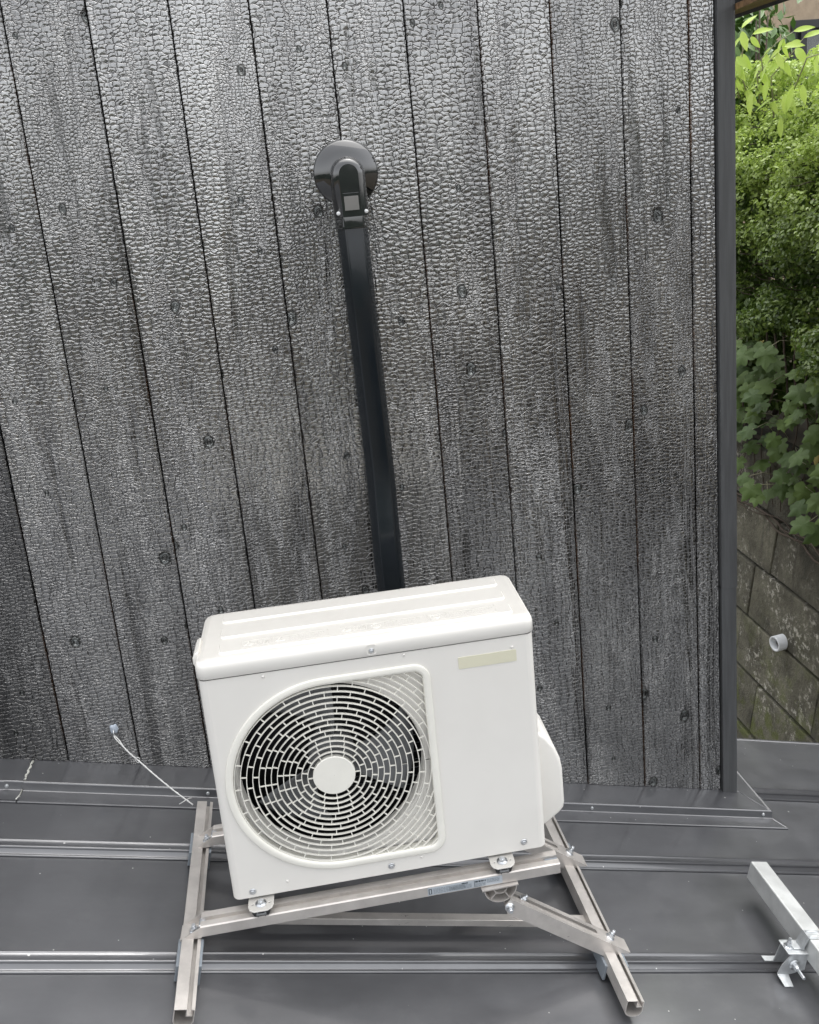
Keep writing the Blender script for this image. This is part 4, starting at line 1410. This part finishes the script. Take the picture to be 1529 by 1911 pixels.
# ------------------------------------------------------------------ leaves
def leaf_soup(n_leaf, P, N, size, elong, tint, rg, curl=0.35):
    """arrays of small two-triangle-folded leaves: P positions, N normals (n,3)"""
    n = len(P)
    N = N / np.maximum(np.linalg.norm(N, axis=1, keepdims=True), 1e-6)
    ref = rg.normal(size=(n, 3))
    U = np.cross(N, ref); U /= np.maximum(np.linalg.norm(U, axis=1, keepdims=True), 1e-6)
    V = np.cross(N, U)
    s = size[:, None]
    a = P - U * s * elong * 0.5
    b = P + V * s * 0.5 + N * s * curl * 0.3
    c = P + U * s * elong * 0.5
    d = P - V * s * 0.5 + N * s * curl * 0.3
    verts = np.stack([a, b, c, d], 1).reshape(-1, 3)
    me = bpy.data.meshes.new('leaves')
    me.vertices.add(4 * n); me.vertices.foreach_set('co', verts.astype(np.float32).ravel())
    idx = np.arange(n) * 4
    tri_ = np.stack([idx, idx + 1, idx + 2, idx, idx + 2, idx + 3], 1).reshape(-1)
    me.loops.add(6 * n); me.loops.foreach_set('vertex_index', tri_.astype(np.int32))
    me.polygons.add(2 * n); me.polygons.foreach_set('loop_start', (np.arange(2 * n) * 3).astype(np.int32))
    me.polygons.foreach_set('loop_total', np.full(2 * n, 3, np.int32))
    me.update(); me.validate()
    at = me.attributes.new('tint', 'FLOAT_COLOR', 'POINT')
    tv = np.repeat(np.clip(tint, 0, 1), 4)
    at.data.foreach_set('color', np.stack([tv, tv, tv, np.ones_like(tv)], 1).astype(np.float32).ravel())
    return me

# clipped small-leaved hedge: clumps of leaves over a bulging face
hg = thing('clipped_hedge', 'large rounded green hedge of tiny leaves above the retaining wall', 'hedge', (4.4, 3.0, -0.34))
HO = np.array([4.4, 3.0, -0.34])
def hedge_face(y, z):
    """x of the front face"""
    base = 3.55
    up = np.clip((z - 0.75) / 1.3, 0, 1)
    bulge = 0.32 * np.sin(np.clip((z - 0.72) / 1.25, 0, 1) * math.pi * 0.75 + 0.35)
    low = 0.16 * np.exp(-((z - 0.50) / 0.13) ** 2)
    gap = 0.25 * np.exp(-((z - 0.78) / 0.12) ** 2)
    w = 0.10 * np.sin(y * 2.3 + 1.0) + 0.07 * np.sin(y * 5.1 + z * 3.0) + 0.05 * np.sin(z * 7.0 + y * 2.0)
    return base + 0.12 - bulge - low + gap + w + 0.75 * up ** 2
nc = 900
cy = rng.uniform(0.6, 6.4, nc); cz = rng.uniform(0.34, 2.02, nc) 
keepm = rng.uniform(size=nc) > 0.85 * np.exp(-((cz - 0.80) / 0.16) ** 2)
cy, cz = cy[keepm], cz[keepm]
cx = hedge_face(cy, cz) + rng.uniform(-0.03, 0.13, len(cy))
# top of the hedge
nt = 360
ty = rng.uniform(0.6, 6.4, nt); tx = rng.uniform(3.55, 5.4, nt)
tz = 2.02 + 0.10 * np.sin(ty * 2.1) + 0.07 * np.sin(tx * 4 + ty) + rng.uniform(-0.06, 0.03, nt) + 0.10 * np.clip(tx - 3.6, 0, 0.6)
Cx = np.concatenate([cx, tx]); Cy = np.concatenate([cy, ty]); Cz = np.concatenate([cz, tz])
per = 105
Cc_ = np.repeat(np.stack([Cx, Cy, Cz], 1), per, 0)
ctint = np.repeat(rng.uniform(-0.12, 0.16, len(Cx)), per)
rad = np.repeat(rng.uniform(0.07, 0.15, len(Cx)), per)
D = rng.normal(size=Cc_.shape); D /= np.linalg.norm(D, axis=1, keepdims=True)
D[:, 0] -= 0.45; D[:, 2] += 0.25; D /= np.linalg.norm(D, axis=1, keepdims=True)
P = Cc_ + D * (rad * rng.uniform(0.55, 1.08, len(rad)) ** 0.6)[:, None] * np.array([0.8, 1.15, 0.85])
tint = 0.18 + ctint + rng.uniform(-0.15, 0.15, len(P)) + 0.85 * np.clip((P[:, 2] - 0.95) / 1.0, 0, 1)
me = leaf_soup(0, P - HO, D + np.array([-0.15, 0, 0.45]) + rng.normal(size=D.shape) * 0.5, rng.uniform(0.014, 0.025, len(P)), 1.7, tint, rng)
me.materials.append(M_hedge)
o = bpy.data.objects.new('crown', me); C.objects.link(o); o.parent = hg; o['kind'] = 'stuff'
# inner leaves that close the hedge, tinted dark as shade in its hollows
ni = 60000
iy = rng.uniform(0.5, 6.5, ni); iz = rng.uniform(-0.2, 2.0, ni)
ix = hedge_face(iy, iz) + 0.10 + np.abs(rng.normal(0, 0.30, ni))
Pi = np.stack([ix, iy, iz], 1)
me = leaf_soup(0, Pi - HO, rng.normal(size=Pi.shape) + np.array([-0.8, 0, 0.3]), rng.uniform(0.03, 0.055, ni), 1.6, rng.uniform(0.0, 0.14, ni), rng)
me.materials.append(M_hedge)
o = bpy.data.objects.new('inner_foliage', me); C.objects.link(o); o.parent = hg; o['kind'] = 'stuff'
m = MB()
for k_ in range(70):
    y = random.uniform(0.8, 6.0); x = 4.2 + random.uniform(-0.2, 0.3)
    pts = [Vector((x, y, -0.34))]
    for j in range(7):
        pts.append(pts[-1] + Vector((random.uniform(-0.07, 0.07), random.uniform(-0.12, 0.12), random.uniform(0.12, 0.30))))
    m.tube([p - Vector(HO) for p in pts], 0.02, 6, rr=[0.022 * (1 - j / 9) for j in range(8)])
for k_ in range(160):                                                  # bare twigs showing in the hollows
    y = random.uniform(1.0, 5.0); z = random.choice([random.uniform(0.62, 0.95), random.uniform(1.4, 1.9)])
    x = float(hedge_face(np.array(y), np.array(z))) + 0.10
    p = Vector((x, y, z)); d = Vector((-0.9, random.uniform(-0.8, 0.8), random.uniform(-0.3, 0.5))).normalized()
    q = [p + d * 0.05 * j + Vector((0, random.uniform(-0.01, 0.01), random.uniform(-0.01, 0.01))) for j in range(5)]
    m.tube([a - Vector(HO) for a in q], 0.003, 5, rr=[0.004, 0.0035, 0.003, 0.002, 0.001])
m.obj('branches', M_twig, hg, kind='stuff')

# ivy with big lobed leaves
def lobed_leaf(var):
    """five-lobed leaf about 1 long, stalk end at the origin, tip along +x, slightly cupped"""
    rr_ = random.Random(var)
    pts = []
    lob = [(0.30, 196, 0.30), (0.46, 118, 0.58), (0.42, 58, 0.78), (0.0, 0, 1.0)]
    right = [(-0.06, 0.02), (-0.22, 0.16), (-0.20, 0.34), (-0.02, 0.36), (0.00, 0.50), (0.17, 0.60), (0.30, 0.52), (0.36, 0.38), (0.50, 0.46), (0.66, 0.44), (0.70, 0.30), (0.66, 0.20), (0.80, 0.18), (0.92, 0.08)]
    right = [(x + rr_.uniform(-0.025, 0.025), y * rr_.uniform(0.9, 1.1)) for x, y in right]
    tip = [(1.05, 0.0)]
    left = [(x + rr_.uniform(-0.03, 0.03), -y * rr_.uniform(0.9, 1.1)) for x, y in right[::-1]]
    loop = right + tip + left
    cen = (0.28, 0.0)
    def zz_(x, y):
        r = math.hypot(x - 0.25, y)
        return -0.20 * r * r - 0.10 * abs(y) + 0.05 * math.cos(6 * math.atan2(y, x - 0.1)) * r + 0.03 * math.sin(9 * x + var)
    v = [(cen[0], cen[1], zz_(*cen))]
    mid = [((x - cen[0]) * 0.55 + cen[0], y * 0.55) for x, y in loop]
    v += [(x, y, zz_(x, y)) for x, y in mid] + [(x, y, zz_(x, y)) for x, y in loop]
    n = len(loop)
    f = []
    for i in range(n):
        j = (i + 1) % n
        f.append((0, 1 + i, 1 + j)); f.append((1 + i, 1 + n + i, 1 + n + j, 1 + j))
    m = MB(); m.add(v, f, True)
    return m
def oval_leaf(var, wid=0.36):
    m = MB()
    v = []; f = []
    N = 7
    for i in range(N + 1):
        t = i / N
        w = wid * math.sin(math.pi * min(1, t * 0.96 + 0.02)) ** 0.8 * (1 - 0.25 * t)
        dz = -0.30 * t * t + 0.02 * math.sin(5 * t + var)
        v += [(t, -w, dz + 0.10 * w), (t, 0, dz - 0.02), (t, w, dz + 0.10 * w)]
    for i in range(N):
        for k_ in range(2):
            q = i * 3 + k_
            f.append((q, q + 3, q + 4, q + 1))
    m.add(v, f, True)
    return m
def tint_attr(me):
    at = me.attributes.new('tint', 'FLOAT_COLOR', 'POINT')
    at.data.foreach_set('color', [0.1, 0.1, 0.1, 1.0] * len(me.vertices))
    return me
def place_leaf(me, parent, pos, nrm, tipdir, size, name='leaf'):
    n = Vector(nrm).normalized(); t = Vector(tipdir)
    t = (t - n * t.dot(n)).normalized(); b = n.cross(t)
    M = Matrix(((t.x, b.x, n.x, 0), (t.y, b.y, n.y, 0), (t.z, b.z, n.z, 0), (0, 0, 0, 1)))
    o = bpy.data.objects.new(name, me)
    C.objects.link(o)
    o.parent = parent
    o.matrix_local = Matrix.Translation(Vector(pos) - Vector(parent.location)) @ M @ Matrix.Diagonal((size, size, size, 1))
    return o
ivy = thing('ivy_vine', 'dark green ivy with large lobed leaves hanging over the retaining wall', 'ivy', (3.4, 2.6, -0.4))
ivm = [tint_attr(lobed_leaf(i).mesh('ivy_leaf', M_ivy)) for i in range(5)]
ivy_y = tint_attr(lobed_leaf(9).mesh('yellow_leaf', M_ivyy))
def ivy_x(z): return wx(z) - 0.06
spots = []
tries = 0
while len(spots) < 280 and tries < 9000:
    tries += 1
    y = random.uniform(1.4, 4.7); z = random.uniform(-0.98, 0.42)
    lim = -0.47 - 0.07 * math.sin(y * 3.1 + 0.4) - 0.07 * math.sin(y * 7.7) + (0.0 if y > 2.3 else -0.06)
    if z < lim: continue
    if any((y - a) ** 2 + (z - b) ** 2 < 0.055 ** 2 for a, b in spots): continue
    spots.append((y, z))
stm = MB()
IL = Vector(ivy.location)
for i, (y, z) in enumerate(spots):
    dep = random.uniform(0.0, 1.0) ** 1.4 * 0.27
    zz_ = z + tilt * (y - 2.7)
    p = Vector((ivy_x(z) - dep, y, zz_))
    nrm = Vector((-0.75 + random.uniform(-0.35, 0.35), -0.35 + random.uniform(-0.5, 0.4), 0.75 + random.uniform(-0.35, 0.35)))
    tip = Vector((-0.45 + random.uniform(-0.4, 0.4), random.uniform(-0.9, 0.9) , -0.65))
    s_ = random.uniform(0.080, 0.140)
    yel = random.random() < 0.035
    place_leaf(ivy_y if yel else random.choice(ivm), ivy, p, nrm, tip, s_ * (0.7 if yel else 1))
    if random.random() < 0.6:
        q = Vector((ivy_x(z) + 0.05, y + random.uniform(-0.1, 0.14), zz_ + random.uniform(-0.14, 0.02)))
        mid = (p + q) / 2 + Vector((-0.02, 0, 0.035))
        stm.tube([q - IL, mid - IL, p - IL], 0.0022, 5)
stm.obj('leaf_stalk', M_stem, ivy, kind='stuff')
for k_ in range(16):
    m = MB()
    y = 1.5 + k_ * 0.15
    pts = []
    for j in range(10):
        z = 0.45 - j * 0.13
        pts.append(Vector((ivy_x(z) + 0.02, y + 0.06 * math.sin(j * 0.9 + k_), z + tilt * (y - 2.7))) - IL)
    m.tube(pts, 0.006, 6, rr=[0.008 - 0.0006 * j for j in range(10)])
    m.obj('stem', M_twig, ivy)

# dark glossy shrub behind the hedge and the lime-green sapling leaning over it
ds = thing('dark_leaf_shrub', 'dark green glossy leaved shrub behind the top of the hedge', 'shrub', (4.6, 4.6, -0.34))
dlm = [tint_attr(oval_leaf(i, 0.20).mesh('shrub_leaf', M_dkleaf)) for i in range(3)]
DL = Vector(ds.location)
for k_ in range(12):
    m = MB()
    a = random.uniform(0, 6.28)
    pts = [Vector((4.6, 4.6, -0.34)), Vector((4.4 + 0.1 * math.cos(a), 4.6 + 0.1 * math.sin(a), 1.4)), Vector((4.32 + 0.3 * math.cos(a), 4.6 + 0.4 * math.sin(a), 2.3 + random.uniform(0, 0.5)))]
    m.tube([p - DL for p in pts], 0.01, 6, rr=[0.02, 0.014, 0.005])
    m.obj('stem', M_twig, ds)
for k_ in range(290):
    a = random.uniform(0, 2 * math.pi); cph = random.uniform(-0.9, 1); rr_ = random.uniform(0.70, 1.0)
    d = Vector((math.sqrt(1 - cph * cph) * math.cos(a), math.sqrt(1 - cph * cph) * math.sin(a), cph))
    if d.x > 0.35 and d.y > 0: d.x = -d.x
    if d.y > 0.3: d.y = -d.y
    p = Vector((4.28, 4.75, 2.42)) + Vector((d.x * 0.44, d.y * 0.50, d.z * 0.56)) * rr_
    place_leaf(random.choice(dlm), ds, p, d + Vector((random.uniform(-0.5, 0.5), random.uniform(-0.5, 0.5), 0.6)), d * 0.6 + Vector((random.uniform(-0.8, 0.8), random.uniform(-0.8, 0.8), -0.5)), random.uniform(0.085, 0.13))
me = leaf_soup(0, np.stack([rng.normal(4.42, 0.15, 3000), rng.normal(4.95, 0.22, 3000), rng.normal(2.3, 0.30, 3000)], 1) - np.array(ds.location), rng.normal(size=(3000, 3)), rng.uniform(0.05, 0.08, 3000), 1.8, rng.uniform(0, 0.3, 3000), rng)
me.materials.append(M_dkleaf)
o = bpy.data.objects.new('inner_foliage', me); C.objects.link(o); o.parent = ds; o['kind'] = 'stuff'

sp = thing('lime_green_sapling', 'bright lime green young branches with pointed leaves over the hedge top', 'sapling', (3.62, 2.95, 1.75))
UP = Vector((0, 0, 0.07))
SL = Vector(sp.location)
lm = [tint_attr(oval_leaf(i, 0.21).mesh('sapling_leaf', M_lime)) for i in range(3)]
def twig(pts, side):
    m = MB()
    pts = [Vector(p) + UP for p in pts]
    m.tube([p - SL for p in pts], 0.004, 6, rr=[0.0055 - 0.004 * i / (len(pts) - 1) for i in range(len(pts))])
    m.obj('branch', M_stem, sp)
    n = len(pts)
    for i in range(1, n):
        d = (pts[i] - pts[i - 1]).normalized()
        for s_ in (-1, 1):
            p = pts[i - 1].lerp(pts[i], random.uniform(0.2, 0.9))
            w = d.cross(Vector((1, 0, 0.2))).normalized() * s_
            tip = w * 0.55 + d * 0.35 + Vector((-0.15, 0, -0.75 + random.uniform(-0.25, 0.25)))
            nr = Vector((-0.75, -0.2, 0.5)) + Vector((random.uniform(-0.35, 0.35), random.uniform(-0.35, 0.35), random.uniform(-0.3, 0.3)))
            place_leaf(random.choice(lm), sp, p, nr, tip, random.uniform(0.095, 0.145))
    place_leaf(random.choice(lm), sp, pts[-1], (-0.7, -0.3, 0.5), pts[-1] - pts[-2] + Vector((0, 0, -0.06)), 0.12)
twig([(3.42, 3.25, 1.90), (3.40, 3.18, 2.02), (3.43, 3.10, 2.10), (3.47, 3.04, 2.20), (3.50, 3.0, 2.27)], 1)
twig([(3.62, 2.95, 1.75), (3.60, 2.95, 2.00), (3.68, 2.85, 2.12), (3.73, 2.80, 2.20)], 1)
twig([(3.55, 3.0, 1.85), (3.52, 2.98, 2.02), (3.56, 2.88, 2.10), (3.60, 2.80, 2.16)], 1)
twig([(3.50, 3.05, 1.9), (3.44, 3.05, 2.05), (3.42, 2.98, 2.16), (3.40, 2.95, 2.30)], 1)
twig([(3.62, 2.80, 1.80), (3.64, 2.62, 2.06), (3.72, 2.50, 2.08), (3.82, 2.42, 2.06)], 1)
twig([(3.60, 3.02, 1.95), (3.56, 3.0, 2.12), (3.62, 2.92, 2.20), (3.70, 2.86, 2.25)], 1)
twig([(3.46, 3.10, 1.9), (3.42, 3.08, 2.05), (3.40, 3.05, 2.10), (3.39, 3.0, 2.14)], 1)
for p in ((3.50, 2.62, 1.93), (3.52, 2.56, 1.96), (3.50, 2.66, 1.80), (3.54, 2.5, 1.97), (3.44, 2.9, 1.98), (3.46, 2.75, 2.03)):
    place_leaf(random.choice(lm), sp, p, (-0.75, -0.3, 0.35), (0.05, random.uniform(-0.4, 0.4), -1), random.uniform(0.11, 0.14))

# ------------------------------------------------------------------ neighbouring house and the eave of our own roof
nh = thing('neighbour_house', 'beige plastered house with dark framed window behind the hedge', 'house', (8.6, 8.6, -0.34))
NL = Matrix.Translation(-Vector(nh.location))
wx0, wx1, wz0, wz1 = 6.78, 8.30, 2.00, 3.20
m = MB()
me = plate_mesh([(5.4, -0.34), (11.5, -0.34), (11.5, 6.2), (5.4, 6.2)], [[(wx0, wz0), (wx0, wz1), (wx1, wz1), (wx1, wz0)]], 0.09)
add_mesh(m, me, NL @ Matrix.Translation((0, 8.09, 0)) @ XZ)
m.box((5.4, 8.181, -0.34), (5.6, 12.0, 6.2), NL); m.box((11.3, 8.181, -0.34), (11.5, 12.0, 6.2), NL); m.box((5.6, 11.8, -0.34), (11.3, 12.0, 6.2), NL)
m.obj('wall', M_plaster, nh)
m = MB()
m.box((4.9, 7.4, 6.21), (12.0, 12.6, 6.40), NL, 0.02)
m.obj('roof_slab', M_fascia, nh)
m = MB()
for b in ((wx0, wx1, wz1 - 0.10, wz1), (wx0, wx1, wz0, wz0 + 0.06), (wx0, wx0 + 0.05, wz0 + 0.061, wz1 - 0.101), (wx1 - 0.05, wx1, wz0 + 0.061, wz1 - 0.101), (6.90, 6.98, wz0 + 0.061, wz1 - 0.101), (7.60, 7.68, wz0 + 0.061, wz1 - 0.101)):
    m.box((b[0], 7.96, b[2]), (b[1], 8.08, b[3]), NL, 0.006)
wf = m.obj('window', M_wframe, nh)
m = MB()
for a, b in ((wx0 + 0.05, 6.90), (6.98, 7.60), (7.68, wx1 - 0.05)):
    m.box((a, 8.03, wz0 + 0.06), (b, 8.036, wz1 - 0.10), NL)
m.obj('pane', M_glass, wf)
m = MB()
v = []; N = 90
for i in range(N + 1):
    x = wx0 + (wx1 - wx0) * i / N
    y = 8.16 + 0.02 * math.sin(x * 70) + 0.01 * math.sin(x * 31)
    v += [(x, y, wz0), (x, y, wz1)]
m.add(v, [(2 * i, 2 * i + 2, 2 * i + 3, 2 * i + 1) for i in range(N)], True, NL)
m.obj('curtain', M_curtain, wf)

ev = thing('roof_eave', 'brown timber eave with dark edge jutting out past the top of the corner trim', 'eave', (1.76, 0.3, 1.93))
EL = Matrix.Translation(-Vector(ev.location))
# underside rises to the right
ex0, ex1 = 1.762, 3.4
sl_ = 0.243
def ez(x): return 1.990 + sl_ * (x - 1.924)
for i in range(5):                                                     # soffit boards
    y0 = 0.302 - 0.11 * (i + 1)
    if y0 < -0.2: pass
    m = MB()
    m.extrude([(ex0, ez(ex0) + 0.012), (ex1, ez(ex1) + 0.012), (ex1, ez(ex1) + 0.030), (ex0, ez(ex0) + 0.030)], y0 + 0.002, y0 + 0.108, EL, axis='y')
    m.obj('soffit_board', M_wood, ev)
m = MB()
m.extrude([(ex0, ez(ex0)), (ex1, ez(ex1)), (ex1, ez(ex1) + 0.16), (ex0, ez(ex0) + 0.16)], 0.304, 0.330, EL, axis='y')
m.obj('fascia', M_fascia, ev)
m = MB()
m.extrude([(ex0, ez(ex0) + 0.17), (ex1, ez(ex1) + 0.17), (ex1, ez(ex1) + 0.20), (ex0, ez(ex0) + 0.20)], -0.27, 0.345, EL, axis='y')
m.obj('roof_sheet', M_roof, ev)
